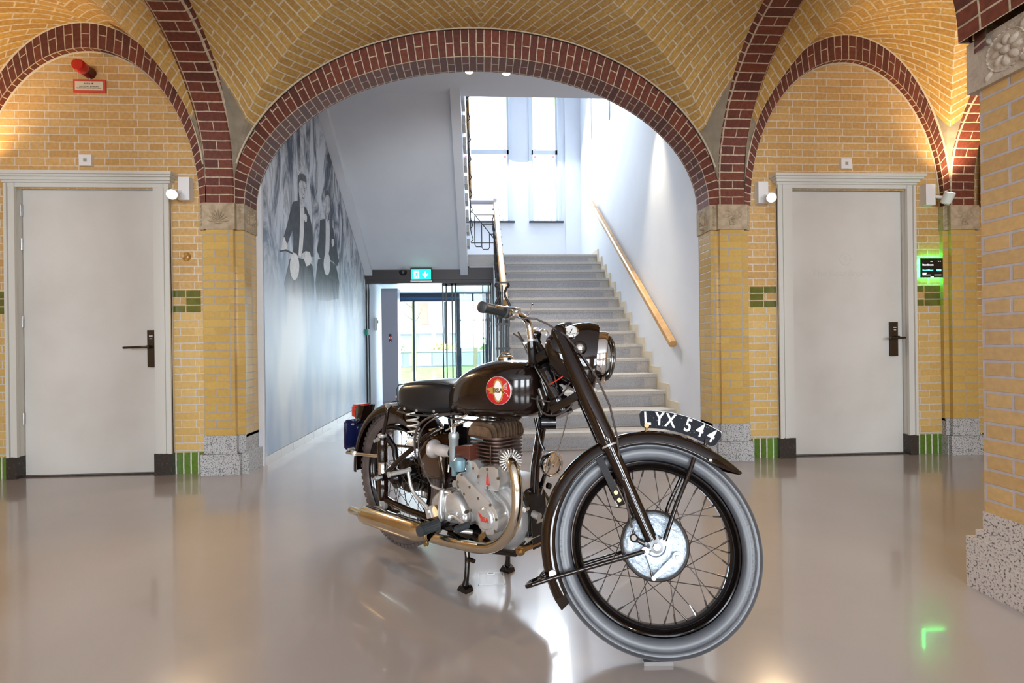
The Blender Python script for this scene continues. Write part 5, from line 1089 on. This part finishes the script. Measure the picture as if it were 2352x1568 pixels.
for s in (1, -1):
    b = MB(); b.tube([P_(.345+.05*i*0+u, w*s, z) for i, (u, w, z) in enumerate([(-.02, .038, .676), (.03, .066, .679), (.085, .094, .683), (.155, .118, .686), (.225, .133, .690), (.295, .140, .693), (.355, .140, .697), (.415, .131, .701), (.465, .116, .708), (.5, .096, .718)])], .0042, 8); B(b, 'tank_seam', M['enamel'], tank)
    bc = Vector(P_(.770, .1305*s, .818)); bn = Vector((.30, -s, -.02)).normalized(); X_ = Vector((0, 0, 1)).cross(bn).normalized(); Y_ = bn.cross(X_)
    def bd(u, v, d): return bc+X_*u+Y_*v+bn*d
    b = MB(); b.lathe([(.052, -.008), (.054, .003), (.0515, .005)], bc, bn, 48); bdg = B(b, 'tank_badge', M['alu2'], tank)
    b = MB(); b.lathe([(.0515, .004), (.045, .0052), (.0, .006)], bc, bn, 48); B(b, 'red_field', M['badge_red'], bdg)
    b = MB(); st_ = [((.020 if k % 2 else .0235)*1.0*cos(2*pi*k/40), (.042 if k % 2 else .045)*sin(2*pi*k/40)) for k in range(40)]; b.prism(st_, bd, .005, .0068); b.prism([(-.048, .006), (-.030, .012), (-.018, .010), (-.018, -.012), (-.040, -.012), (-.034, -.004)], bd, .005, .0066); B(b, 'star', M['gold'], bdg)
    b = MB(); b.prism([(.016*cos(2*pi*k/24), .037*sin(2*pi*k/24)) for k in range(24)], bd, .0066, .0076); B(b, 'ivory_centre', M['ivory'], bdg)
    text('BSA', .022, 'badge_letters', M['gold_dark'] if 'gold_dark' in M else M['gold'], bd(0, 0, .0080), X_, Y_, bdg, .0008, bold=.0008, sx=1.15)
    b = MB()
    for k in range(5): b.tube([bd(.022, .004+.004*k, .0062), bd(.032+.002*k, .008+.006*k, .0064), bd(.040-.002*k, .002+.005*k, .0062)], .0008, 5)
    b.tube([bd(.026, -.006, .006), bd(.036, -.010, .0064), bd(.042, -.020, .006)], .0009, 5); B(b, 'wing', M['ivory'], bdg)
b = MB(); b.lathe([(.030, 0), (.034, .004), (.034, .012), (.028, .018), (.022, .020), (0, .021)], P_(.68, .0, .924), (-.04, 0, 1), 36); b.tube([P_(.655, 0, .946), P_(.66, .0, .953), P_(.70, .0, .955), P_(.705, 0, .948)], .004, 8); B(b, 'filler_cap', M['chrome'], tank)
# saddle
sad = loft('saddle', [(.072, .06, .715, .780), (.082, .105, .694, .800), (.112, .132, .684, .816), (.18, .138, .680, .828), (.27, .137, .680, .836), (.35, .126, .684, .838), (.42, .100, .692, .828), (.475, .070, .702, .810), (.505, .040, .716, .790)], M['leather'], e=.55)
for s in (1, -1):
    b = MB(); b.tube([P_(u, w*s, z) for u, w, z in [(.083, .10, .696), (.112, .134, .686), (.18, .140, .682), (.27, .139, .682), (.35, .128, .686), (.42, .102, .694), (.475, .072, .704)]], .0042, 8); b.tube([P_(u, w*s, z) for u, w, z in [(.083, .10, .696), (.084, .116, .73), (.086, .118, .785), (.108, .122, .806), (.18, .124, .817), (.27, .120, .826), (.35, .108, .828), (.42, .08, .819)]], .0026, 8); B(b, 'piping', M['black_rubber'], sad)
    for u, w, z in ((.108, .136, .752), (.18, .1425, .704), (.27, .1415, .703), (.37, .124, .706)):
        b = MB(); b.lathe([(.0065, 0), (.006, .003), (.003, .0045), (0, .0045)], P_(u, w*s, z), (0, -s, 0), 16); B(b, 'stud', M['alu2'], sad)
    b = MB(); pts = []
    for k in range(0, 5*16+1):
        t = k/16*2*pi; f = k/80; rr = .026 if 3 < k < 77 else .018; pts.append(P_(.212+f*.010+rr*cos(t), s*.122+rr*sin(t), .688-.128*f))
    b.tube(pts, .0044, 8); b.cyl(P_(.222, s*.122, .565), P_(.222, s*.122, .540), .009); b.cyl(P_(.18, s*.126, .545), P_(.225, s*.122, .545), .010); sp_ = B(b, 'seat_spring', M['spring'], sad)
tb('saddle_frame', [(.12, .05, .69), (.25, .06, .684), (.40, .03, .70)], .008, 'enamel', sad)

# ---------------------------------------------------------------- rear end
rg = guard('rear_mudguard', 38, 183, .372, .078, .322, M['enamel_b'], RTM)
b = MB(); b.tube([(cos(radians(t))*.373, 0, sin(radians(t))*.373) for t in range(60, 183, 3)], .004, 8); B(b, 'centre_bead', M['enamel'], rg)
for s in (1, -1):
    b = MB(); b.tube([P_(*p) for p in [(.033, .118*s, .705), (.030, .135*s, .690), (.028, .135*s, .665), (.006, .130*s, .62), (-.012, .126*s, .580), (-.028, .122*s, .560)]], .0095, 12); g_ = B(b, 'lifting_strut', M['enamel_b'])
    b = MB(); b.cyl(P_(.033, .075*s, .708), P_(.033, .135*s, .708), .008); b.cyl(P_(.033, .132*s, .708), P_(.033, .142*s, .708), .012, n=6); B(b, 'strut_bolt', M['alu2'], g_)
b = MB(); b.tube([P_(*p) for p in [(-.045, .128, .475), (-.06, .130, .458), (-.09, .130, .452), (-.28, .130, .436), (-.385, .115, .425), (-.415, .08, .42), (-.42, 0, .42), (-.415, -.08, .42), (-.385, -.115, .425), (-.28, -.130, .436), (-.09, -.130, .452), (-.045, -.128, .475)]], .0085, 12); B(b, 'lifting_handle', M['exhaust'])
b = MB(); b.cyl(P_(-.30, .126, .436), P_(-.275, .134, .437), .013); b.cyl(P_(-.345, .10, .45), P_(-.335, .135, .45), .007); B(b, 'handle_clip', M['alu2'])
b = MB(); b.prism([(-.385, .585), (-.435, .56), (-.450, .635), (-.415, .665), (-.35, .668)], lambda u, v, d: (u, -d, v), -.035, .035, bev=.004); tl = B(b, 'tail_lamp', M['enamel_b'])
b = MB(); b.prism([(-.440, .595), (-.478, .600), (-.478, .648), (-.462, .666), (-.41, .669), (-.415, .660), (-.444, .650)], lambda u, v, d: (u, -d, v), -.036, .036, bev=.004); B(b, 'red_lens', M['taillens'], tl)
b = MB(); pr_ = [(-.095, .0), (-.095, .13), (-.08, .148), (.08, .148), (.095, .13), (.095, 0), (.085, -.012), (-.085, -.012)]
b.prism(pr_, lambda u, v, d: (-.452+d-.09*(v-.13)*0-.0*v, u, .438+v), -.006, .006, bev=.003); rp_ = B(b, 'rear_number_plate', mat('dark_blue_plate', (.006, .009, .045), .2, coat=1))
for yy in (-.05, .05): b = MB(); b.cyl((-.444, yy, .56), (-.436, yy, .56), .006, n=10); B(b, 'plate_screw', M['alu2'], rp_)
b = MB(); b.lathe([(.0, .06), (.085, .06), (.088, .075), (.085, .09), (.03, .10), (0, .10)], (-.043, 0, .335), (0, 1, 0), 40); B(b, 'sprocket', M['spoke'])
b = MB(); b.prism([(-.06, .40), (.40, .36), (.45, .33), (.45, .24), (.0, .25), (-.10, .28), (-.11, .36)], lambda u, v, d: (u, d, v), .085, .11, bev=.006); B(b, 'chain_guard', M['enamel'])

# ---------------------------------------------------------------- engine
def hull2(c0, r0, c1, r1, n=20):
    """outline of two circles joined by their outer tangents"""
    pts = [(c0[0]+r0*cos(2*pi*k/n*1), c0[1]+r0*sin(2*pi*k/n)) for k in range(n)]+[(c1[0]+r1*cos(2*pi*k/n), c1[1]+r1*sin(2*pi*k/n)) for k in range(n)]
    pts = sorted(set((round(a, 6), round(c, 6)) for a, c in pts))
    def half(ps):
        h = []
        for p in ps:
            while len(h) >= 2 and (h[-1][0]-h[-2][0])*(p[1]-h[-2][1])-(h[-1][1]-h[-2][1])*(p[0]-h[-2][0]) <= 0: h.pop()
            h.append(p)
        return h
    lo = half(pts); hi = half(pts[::-1]); return lo[:-1]+hi[:-1]
SD = lambda u, v, d: (u, -d, v)
b = MB(); b.lathe([(0, -.10), (.10, -.10), (.122, -.085), (.128, -.06), (.128, .055), (.120, .075), (.10, .088), (0, .09)], P_(.705, 0, .318), (0, -1, 0), 56, xd=(1, 0, 0)); b.prism([(.56, .36), (.80, .36), (.79, .42), (.73, .465), (.54, .465), (.54, .40)], SD, -.085, .072, bev=.01); eng = B(b, 'crankcase', M['alu'])
b = MB(); b.lathe([(.128, -.004), (.1315, -.003), (.1315, .003), (.128, .004)], P_(.705, 0, .318), (0, -1, 0), 56, xd=(1, 0, 0)); b.prism([(.805, .40), (.835, .37), (.85, .31), (.835, .30), (.84, .25), (.825, .215), (.80, .22), (.79, .30), (.795, .38)], SD, -.07, .02, bev=.008); b.cyl(P_(.79, .03, .355), P_(.875, .03, .345), .014); B(b, 'case_flange', M['alu'], eng)
for u, z in ((.835, .372), (.845, .262)): b = MB(); b.cyl(P_(u, .0, z), P_(u, .062, z), .007); b.cyl(P_(u, .058, z), P_(u, .07, z), .011, n=6); B(b, 'case_bolt', M['alu2'], eng)
b = MB(); b.prism(hull2((.572, .452), .036, (.722, .338), .072), SD, .075, .105, bev=.002); B(b, 'inner_timing_case', M['alu'], eng)
b = MB(); b.prism(hull2((.574, .455), .028, (.722, .338), .063), SD, .104, .158, bev=.006); tc_ = B(b, 'timing_cover', M['alu2'], eng)
b = MB(); b.lathe([(.042, .155), (.041, .166), (.036, .171), (.0, .172)], P_(.724, 0, .338), (0, -1, 0), 40, xd=(1, 0, 0)); rc = B(b, 'round_cap', M['alu2'], tc_)
text('BSA', .026, 'red_letters', M['red_print'], P_(.727, .1728, .336), (1, 0, 0), (0, .0, 1), rc, .0004, bold=.0008, sx=1.0)
b = MB(); b.prism([(.695, .357), (.712, .349), (.710, .342), (.702, .344), (.706, .338), (.698, .347)], SD, .1718, .1732); B(b, 'red_wing', M['red_print'], rc)
for u, z in ((.562, .446), (.585, .478), (.632, .438), (.680, .404), (.745, .392), (.776, .345), (.768, .300), (.715, .281), (.672, .306), (.640, .350), (.598, .405), (.563, .425)):
    b = MB(); b.cyl(P_(u, .156, z), P_(u, .1600, z), .0055, n=12); B(b, 'cover_screw', M['screw'], tc_)
b = MB(); b.prism([(.563, .405), (.560, .515), (.575, .530), (.618, .526), (.690, .452), (.66, .40)], SD, .06, .118, bev=.004); mc = B(b, 'magneto_cover', M['alu2'], eng)
for u, z in ((.575, .515), (.61, .50), (.64, .468)): b = MB(); b.cyl(P_(u, .116, z), P_(u, .121, z), .005, n=12); B(b, 'cover_screw', M['screw'], mc)
b = MB(); b.prism([(.640, .462), (.650, .505), (.664, .517), (.733, .527), (.752, .520), (.764, .470), (.756, .442), (.744, .434), (.668, .432), (.655, .438)], SD, .07, .126, bev=.004); tp = B(b, 'tappet_cover', M['alu2'], eng)
for u, z in ((.70, .512), (.648, .475), (.757, .487), (.70, .442)): b = MB(); b.cyl(P_(u, .124, z), P_(u, .130, z), .0055, n=12); B(b, 'cover_screw', M['screw'], tp)
b = MB()
for dx in (-.009, -.003, .003, .009): b.prism([(.700+dx-.0016, .452), (.700+dx+.0016, .452), (.700+dx*.6+.001, .480), (.700, .505-abs(dx)*.6), (.700+dx*.8-.001, .480)], SD, .1258, .1268)
b.prism([(.691, .452), (.709, .452), (.709, .456), (.691, .456)], SD, .1258, .1268); B(b, 'red_pattern', M['red_print'], tp)
# cylinder barrel and fins
b = MB(); b.cyl(P_(.628, 0, .44), P_(.628, 0, .62), .060, n=32)
def fin(b, z, hx, hy, th=.0024, cx=.622):
    pts = []; n = 40; 
    for k in range(n):
        t = 2*pi*k/n; c, s = cos(t), sin(t); pts.append((cx+hx*(abs(c)**.62)*(1 if c > 0 else -1), hy*(abs(s)**.62)*(1 if s > 0 else -1)))
    b.prism(pts, lambda u, v, d: (u, v, d), z-th, z+th)
for k in range(10): fin(b, .478+k*.0142, .094-.0035*max(0, 4-k), .094-.0035*max(0, 4-k))
B(b, 'cylinder_barrel', M['iron_fin'], eng, autos=30)
b = MB(); fin(b, .621, .097, .098, .004); b.prism([(.56, .62), (.70, .62), (.69, .650), (.57, .650)], SD, -.055, .055); hd = B(b, 'cylinder_head', M['iron_fin'], eng, autos=30)  # dark core colour paints in the shade between the head fins
b = MB()
for k in range(12):
    w = -.093+k*.0169; f = sqrt(max(0, 1-(w/.105)**2)); l1 = .622+.094*(.45+.55*f); l0 = .622-.094*(.45+.55*f); zt_ = .640+.052*f
    b.prism([(l0, .622), (l1, .622), (l1, zt_-.030), (l1-.006, zt_-.014), (l1-.020, zt_-.003), (l1-.034, zt_), (l0+.034, zt_), (l0+.020, zt_-.003), (l0+.006, zt_-.014), (l0, zt_-.030)], SD, w-.0014, w+.0014)
B(b, 'head_fin_rows', M['head_fin'], hd, autos=30)
b = MB(); b.prism([(.60, .680), (.69, .680), (.685, .700), (.605, .700)], SD, -.045, .045, bev=.004); b.cyl(P_(.59, .0, .68), P_(.59, .0, .70), .018); B(b, 'rocker_box', M['enamel'], hd)
b = MB(); b.cyl(P_(.603, .050, .638), P_(.603, .050, .690), .0135); b.cyl(P_(.603, .050, .636), P_(.603, .050, .645), .017, n=6); B(b, 'feed_pipe', M['alu2'], hd)
b = MB(); b.lathe([(.018, 0), (.021, .01), (.018, .02)], P_(.645, .045, .670), (0, 0, 1), 20); B(b, 'hex_plug', M['alu2'], hd)
b = MB(); b.tube([P_(.70, .100, .47), P_(.69, .101, .53), P_(.69, .101, .60)], .003, 8); B(b, 'pushrod_line', M['iron_fin'], eng)
# exhaust
pa = Vector(P_(.780, .088, .558)); pd = (Vector(P_(.852, .150, .562))-pa).normalized(); b = MB()
for k in range(22):
    t = 2*pi*k/22; a_ = pd.orthogonal().normalized(); c_ = pd.cross(a_); r_ = a_*cos(t)+c_*sin(t); b.obox(pa+pd*.028+r_*.031, r_, pd.cross(r_), pd, .011, .0016, .016)
b.lathe([(.022, 0), (.029, .004), (.029, .040), (.023, .046)], pa, pd, 32); b.cyl(P_(.70, .04, .555), tuple(pa+pd*.01), .026); ex = B(b, 'exhaust_collar', M['alu2'], autos=30)
b = MB(); pts = [(.800, .104, .560), (.832, .132, .561), (.856, .150, .552), (.873, .158, .528), (.883, .161, .490), (.886, .162, .450), (.884, .162, .410), (.874, .162, .368), (.856, .162, .330), (.828, .162, .292), (.790, .162, .258), (.745, .162, .234), (.690, .164, .219), (.62, .168, .211), (.54, .175, .205), (.46, .184, .201), (.40, .19, .200), (.36, .195, .200)]
b.tube([P_(*p) for p in smooth_path(pts)], .0212, 20); ep = B(b, 'exhaust_pipe', M['exhaust'])
sa, sb_ = Vector(P_(-.190, .205, .186)), Vector(P_(.405, .196, .212)); sd_ = (sb_-sa).normalized(); LL = (sb_-sa).length; b = MB()
b.lathe([(.0150, .004), (.0178, .0), (.0182, .004), (.0182, .105), (.022, .112), (.034, .118), (.041, .128), (.0435, .145), (.0435, LL-.075), (.040, LL-.05), (.031, LL-.02), (.024, LL), (.0235, LL+.03)], sa, sd_, 40); b.lathe([(0, .09), (.0150, .09), (.0150, .004)], sa, sd_, 32); si = B(b, 'silencer', M['exhaust'], autos=50)
b = MB(); c = sa+sd_*(LL+.012); b.lathe([(.0245, -.009), (.0262, -.008), (.0262, .008), (.0245, .009)], c, sd_, 28); b.cyl(c+Vector((0, -.012, -.024)), c+Vector((0, -.012, -.045)), .006); b.cyl(c+Vector((0, -.004, -.036)), c+Vector((0, -.022, -.036)), .008, n=6); B(b, 'clamp', M['brass'], si)
b = MB(); b.obox(sa+sd_*.30+Vector((0, .035, .03)), sd_, (0, 1, 0), (0, 0, 1), .02, .025, .004); B(b, 'bracket', M['enamel_b'], si)
# gearbox, kick start, levers, pegs
b = MB(); gp = [(.340, .268), (.332, .300), (.345, .335), (.375, .362), (.42, .382), (.475, .388), (.525, .376), (.558, .346), (.572, .31), (.574, .275), (.556, .255), (.50, .247), (.42, .243), (.365, .250)]
b.prism(gp, SD, -.03, .10, bev=.006); gb = B(b, 'gearbox', M['alu'])
b = MB(); cx_, cz_ = .455, .312; rows = []
for f, d in ((1.0, .10), (1.0, .112), (.97, .122), (.86, .133), (.66, .141), (.35, .145), (0.02, .146)): rows.append([P_(cx_+(p[0]-cx_)*f, d, cz_+(p[1]-cz_)*f) for p in gp])
m = len(gp); b.add([p for r in rows for p in r], [(i*m+j, i*m+(j+1) % m, (i+1)*m+(j+1) % m, (i+1)*m+j) for i in range(len(rows)-1) for j in range(m)]+[tuple(range((len(rows)-1)*m, len(rows)*m))])
gc = B(b, 'gearbox_cover', M['alu2'], gb, autos=60); sbm = gc.modifiers.new('sub', 'SUBSURF'); sbm.levels = sbm.render_levels = 1
b = MB(); b.tube([P_(.440, .142, .385), P_(.442, .150, .34), P_(.445, .154, .29), P_(.45, .146, .25)], [.011, .013, .014, .010], 14); b.lathe([(0, 0), (.010, .002), (.011, .010), (0, .014)], P_(.440, .142, .382), (0, 0, 1), 16); b.tube([P_(.440, .145, .389), P_(.395, .150, .394), P_(.378, .15, .398)], .0055, 8); B(b, 'clutch_lever_arm', M['alu2'], gb)
for u, z in ((.36, .335), (.385, .36), (.42, .376), (.48, .378), (.565, .318), (.555, .268), (.47, .256)): b = MB(); b.cyl(P_(u, .108, z), P_(u, .126, z), .0065, n=12); B(b, 'cover_screw', M['screw'], gb)
b = MB(); b.cyl(P_(.47, .05, .40), P_(.47, .10, .41), .014); b.obox(P_(.485, .08, .40), (1, 0, -.6), (0, 1, 0), (.6, 0, 1), .022, .02, .006); B(b, 'adjuster', M['alu2'], gb)
b = MB(); b.cyl(P_(.405, .13, .292), P_(.405, .160, .292), .028, n=28); B(b, 'kick_boss', M['brass'], gb)
b = MB(); b.tube([P_(*p) for p in smooth_path([(.400, .175, .285), (.392, .178, .310), (.36, .182, .330), (.315, .188, .350), (.288, .190, .385), (.278, .192, .430), (.272, .192, .452)])], .0078, 12); b.obox(P_(.398, .172, .295), (1, 0, .35), (0, 1, 0), (-.35, 0, 1), .016, .012, .024); b.cyl(P_(.40, .18, .30), P_(.40, .192, .30), .010, n=6); ks = B(b, 'kick_start_lever', M['alu2'])
b = MB(); b.lathe([(0, -.012), (.010, -.010), (.011, 0), (.0098, .01), (.0098, .085), (.0125, .088), (.0125, .096), (0, .098)], P_(.272, .190, .452), (-.10, -1, -.04), 20); B(b, 'pedal', M['alu2'], ks)
def peg(name, p0, d, r, L, m='black_rubber'):
    b = MB(); pr = [(0, 0), (r*.9, 0), (r*1.1, .004), (r*1.1, .012), (r, .016)]; pr += [(r, L-.012), (r*1.08, L-.010), (r*1.08, L-.003), (r*.7, L), (0, L+.002)]; b.lathe(pr, p0, d, 20)
    for k in range(12): t = 2*pi*k/12; dd = Vector(d).normalized(); a_ = dd.orthogonal().normalized(); c_ = dd.cross(a_); b.obox(Vector(p0)+dd*L*.5+(a_*cos(t)+c_*sin(t))*r, dd, a_*cos(t)+c_*sin(t), dd.cross(a_*cos(t)+c_*sin(t)), L*.36, .0012, .0014)
    return B(b, name, M[m], autos=30)
peg('footrest_rubber', P_(.47, .185, .264), (0, -1, -.03), .0205, .10); peg('footrest_rubber', P_(.47, -.185, .264), (0, 1, -.03), .0205, .10)
b = MB(); b.cyl(P_(.47, -.19, .262), P_(.47, .19, .262), .010); b.obox(P_(.485, .12, .25), (1, 0, .2), (0, 1, 0), (0, 0, 1), .05, .05, .010); B(b, 'footrest_bar', M['enamel'])
b = MB(); b.cyl(P_(.515, .12, .300), P_(.515, .172, .300), .017, n=24); b.cyl(P_(.515, .170, .300), P_(.515, .180, .300), .011, n=6); b.tube([P_(.515, .165, .302), P_(.55, .168, .307), P_(.60, .172, .300), P_(.625, .174, .294)], .007, 10); b.cyl(P_(.60, .12, .245), P_(.56, .18, .262), .009); gl = B(b, 'gear_lever', M['alu2'])
peg('gear_rubber', P_(.628, .165, .293), (-.1, -1, -.1), .0125, .062)
b = MB(); b.prism([(.44, .23), (.62, .235), (.66, .215), (.66, .195), (.42, .19)], SD, -.09, .09, bev=.004); B(b, 'engine_mount', M['enamel'])
b = MB(); b.tube([P_(.655, .10, .285), P_(.65, .11, .25), P_(.645, .12, .22)], .008, 10); b.cyl(P_(.648, .115, .245), P_(.645, .12, .22), .011, n=6); b.cyl(P_(.70, .15, .268), P_(.70, .165, .262), .011, n=6); B(b, 'oil_union', M['brass'])
# oil tank
b = MB(); op = [(.178, .500), (.192, .525), (.255, .578), (.275, .588), (.305, .588), (.328, .570), (.350, .54), (.376, .475), (.380, .430), (.374, .410), (.350, .398), (.236, .384), (.216, .392), (.203, .415), (.182, .470)]
b.prism(op, SD, -.02, .083, bev=.020); oil = B(b, 'oil_tank', M['tank2'], autos=50)
sbm = oil.modifiers.new('sub', 'SUBSURF'); sbm.levels = sbm.render_levels = 0
b = MB(); b.lathe([(.032, -.004), (.036, .002), (.036, .016), (.030, .020), (0, .021)], P_(.285, .045, .590), (-.2, -.12, 1), 32); b.obox(P_(.281, .045, .612), (1, .3, .2), (0, 1, 0), (-.25, 0, 1), .034, .006, .004); B(b, 'oil_cap', M['chrome'], oil)
b = MB()
for k in range(3): b.tube([P_(.345-k*.004, .086-.01*k, .56-k*.01), P_(.362, .088-.01*k, .51), P_(.380, .086-.01*k, .44), P_(.378, .085-.01*k, .42)], .0035, 6)
B(b, 'oil_pipe', M['chrome'], oil)
# carburettor
b = MB(); b.lathe([(0, .468), (.010, .468), (.012, .488), (.019, .492), (.0195, .60), (.022, .604), (.022, .620), (.019, .628), (0, .632)], P_(.494, .12, 0), (0, 0, 1), 28); cb = B(b, 'carburettor', mat('zinc_casting', (.42, .47, .48), .35, metal=.6, bump=(80, .05)))
b = MB(); b.lathe([(.0395, .008), (.0400, .0), (.0375, .002), (.031, .012), (.025, .030), (.0245, .085), (.021, .09), (.020, .12)], P_(.357, .12, .545), (1, 0, 0), 36); b.lathe([(.0375, .003), (.028, .014), (.021, .035), (.019, .08), (0, .08)], P_(.357, .12, .545), (1, 0, 0), 36); B(b, 'bell_mouth', mat('bell_aluminium', (.66, .62, .60), .35, metal=.5), cb)
b = MB(); b.lathe([(0, 0), (.022, .002), (.026, .02), (.026, .045), (.016, .055), (0, .056)], P_(.545, .135, .482), (0, 0, 1), 24); b.cyl(P_(.508, .13, .456), P_(.508, .13, .505), .013, n=8); b.obox(P_(.525, .135, .505), (1, 0, 0), (0, 1, 0), (0, 0, 1), .025, .014, .012); B(b, 'float_chamber', M['carb_blue'], cb)
b = MB(); b.prism([(.508, .575), (.508, .530), (.565, .535), (.60, .53), (.60, .590), (.565, .585), (.53, .58)], SD, .075, .13, bev=.006); B(b, 'inlet_manifold', mat('brown_insulator', (.09, .025, .015), .3, coat=.5), cb)
b = MB(); b.cyl(P_(.498, .12, .628), P_(.503, .12, .655), .006); b.cyl(P_(.482, .12, .628), P_(.478, .12, .65), .005); b.cyl(P_(.486, .14, .50), P_(.486, .145, .47), .004); B(b, 'cable_top', M['alu2'], cb)
# cables and wires
def cab(name, pts, r, m='cable', it=2):
    b = MB(); b.tube([P_(*p) for p in smooth_path(pts, it)], r, 8); return B(b, name, M[m])
cab('throttle_cable', [(.503, .12, .655), (.52, .10, .69), (.56, .07, .71), (.62, .06, .70)], .0032, 'chrome')
cab('air_cable', [(.478, .12, .65), (.50, .10, .68), (.53, .08, .705), (.62, .06, .705)], .003, 'chrome')
cab('clutch_cable', [(.38, .15, .398), (.34, .16, .46), (.30, .165, .56), (.33, .15, .65), (.42, .12, .695), (.52, .08, .705)], .0035)
cab('breather_hose', [(.285, .16, .50), (.275, .16, .58), (.30, .155, .65), (.37, .13, .69), (.45, .10, .70)], .005)
cab('oil_line', [(.44, .12, .63), (.47, .10, .65), (.50, .09, .66), (.54, .08, .68)], .004, 'chrome')
cab('valve_lifter_cable', [(.797, .05, 1.035), (.86, .05, .955), (.92, .05, .87), (.985, .05, .79), (1.0, .04, .75)], .0035)
cab('throttle_outer', [(.80, .08, 1.03), (.83, .07, 1.01), (.86, .065, .95), (.90, .06, .89), (.935, .05, .83), (.95, .04, .78)], .0028, 'spoke')
cab('speedometer_cable', [(.93, .04, .99), (.945, .04, .93), (.965, .04, .87), (.97, .03, .82)], .0026, 'spoke')
cab('loom', [(.90, .06, .80), (.905, .07, .765), (.94, .07, .735), (.99, .06, .735), (1.04, .04, .77), (1.04, .03, .80)], .0034)
cab('loom', [(.87, .06, .79), (.92, .06, .785), (.96, .05, .78), (1.01, .04, .82), (1.03, .03, .86)], .003)
cab('red_wire', [(.955, .06, .845), (.98, .06, .855), (1.01, .05, .875), (1.015, .04, .89)], .0026, 'taillens')
cab('green_wire', [(.985, .02, .96), (.99, .02, .92), (1.0, .02, .89), (1.012, .02, .86)], .003, 'green_wire')
cab('earth_cable', [(1.02, .03, .76), (.97, .02, .62), (.90, .02, .50), (.86, .0, .42)], .0025, 'chrome')
b = MB(); b.cyl(P_(.895, .035, .70), P_(.935, .00, .70), .026, n=24); b.lathe([(.022, 0), (.026, .004), (.018, .008), (.010, .009), (0, .009)], P_(.893, .037, .70), (-.6, -.6, 0), 24); B(b, 'ignition_coil', M['enamel'])
b = MB(); b.tube([P_(.86, .03, .712), P_(.885, .03, .62), P_(.90, .03, .60), P_(.87, .0, .605)], .006, 10); b.cyl(P_(.890, .03, .712), P_(.890, .03, .735), .011); B(b, 'fuel_tap', M['enamel'], tank)
for k in range(3): b = MB(); b.cyl(P_(.905-.012*k, .045, .86-.035*k), P_(.925-.012*k, .04, .80-.035*k), .0085); B(b, 'fork_spring', M['spoke'] if k == 1 else M['enamel'])
b = MB(); b.lathe([(.0, -.03), (.045, -.028), (.050, -.01), (.050, .0), (.046, .006), (.036, .007), (.034, .003), (.028, .004), (.010, .006), (.008, .010), (0, .012)], P_(.870, -.062, .522), (1, -.15, .0), 40); hn = B(b, 'horn', M['chrome'])
for k in range(6): t = 2*pi*k/6; b = MB(); b.cyl(P_(.872, -.062+.042*cos(t), .522+.042*sin(t)), P_(.880, -.062+.042*cos(t), .522+.042*sin(t)), .0035, n=8); B(b, 'horn_screw', M['alu2'], hn)
b = MB(); b.tube([P_(.84, -.06, .50), P_(.825, -.05, .45), P_(.82, -.02, .42)], .009, 8); b.cyl(P_(.85, -.05, .44), P_(.862, -.05, .44), .012, n=8); B(b, 'horn_bracket', M['enamel'])
# chaincase on the far side, battery and toolbox between, so the engine bay is filled as on the real machine
b = MB(); b.prism(hull2((.72, .32), .085, (.45, .31), .095, 24), lambda u, v, d: (u, d, v), .085, .135, bev=.012); B(b, 'primary_chaincase', M['enamel'])
b = MB(); b.prism([(.22, .44), (.40, .44), (.40, .62), (.24, .62)], lambda u, v, d: (u, d, v), .035, .14, bev=.012); B(b, 'battery_box', M['enamel'])
b = MB(); b.cyl(P_(.54, .07, .44), P_(.54, -.05, .44), .035, n=28); b.cyl(P_(.50, .03, .53), P_(.50, -.03, .53), .03, n=20); b.obox(P_(.50, 0, .42), (1, 0, 0), (0, 1, 0), (0, 0, 1), .05, .045, .03); B(b, 'dynamo', M['enamel'])
b = MB(); b.cyl(P_(.51, .055, .40), P_(.51, .068, .40), .011, n=6); b.cyl(P_(.545, .07, .425), P_(.545, .078, .425), .010, n=6); b.tube([P_(.47, .06, .40), P_(.52, .065, .405), P_(.56, .06, .41)], .003); B(b, 'brass_nut', M['brass'])
# centre stand
for s in (1, -1):
    b = MB(); b.tube([P_(.545, .105*s, .185), P_(.560, .112*s, .14), P_(.565, .118*s, .10), (.562, -.120*s, .05), P_(.556, .122*s, .022)], [.011, .011, .0105, .0105, .014], 12); lg = B(b, 'stand_leg', M['enamel_b'])
    b = MB(); b.prism([(-.026, .0), (.030, .0), (.026, .016), (.010, .026), (-.010, .024)], lambda u, v, d: (.553+u, d, v), -s*.122-.020, -s*.122+.020, bev=.002); B(b, 'foot', M['enamel'], lg)
    b = MB(); b.cyl(P_(.566, .112*s, .128), P_(.60, .112*s, .128), .009, n=12); B(b, 'stop_peg', M['enamel_b'], lg)
b = MB(); b.cyl(P_(.545, .11, .182), P_(.545, -.11, .182), .011); B(b, 'stand_crossbar', M['enamel'])

o = MB(); o.box((-.045, -.02, 0), (.045, .02, .0085)); pd_ = o.build('tyre_pad', mat('pad_metal', (.5, .48, .47), .35, metal=.8), None, bevel=.001)
wc = Matrix.Translation(BIKE.location) @ Matrix.Rotation(BIKE.rotation_euler.z, 4, 'Z')
low = wc @ Vector((fC.x, fC.y, 0)); gv = fa*-1; 
# lowest point of the front tyre in world space
def lowpt():
    best = None
    for k in range(720):
        t = 2*pi*k/720
        for h in (-.02, 0, .02):
            r = .334-.016*(abs(h)/.043)**2.2; p = wc @ (fC+fq*(cos(t)*r)+fa*(sin(t)*r)+fy*h)
            if best is None or p.z < best.z: best = p.copy()
    return best
lp = lowpt(); pd_.location = (lp.x, lp.y, 0); pd_.rotation_euler = (0, 0, -.06); pd_.scale.z = max(.1, (lp.z-.0005)/.0085); tag(pd_, 'small flat metal pad under the front tyre', 'pad')
print('LOW', lp)
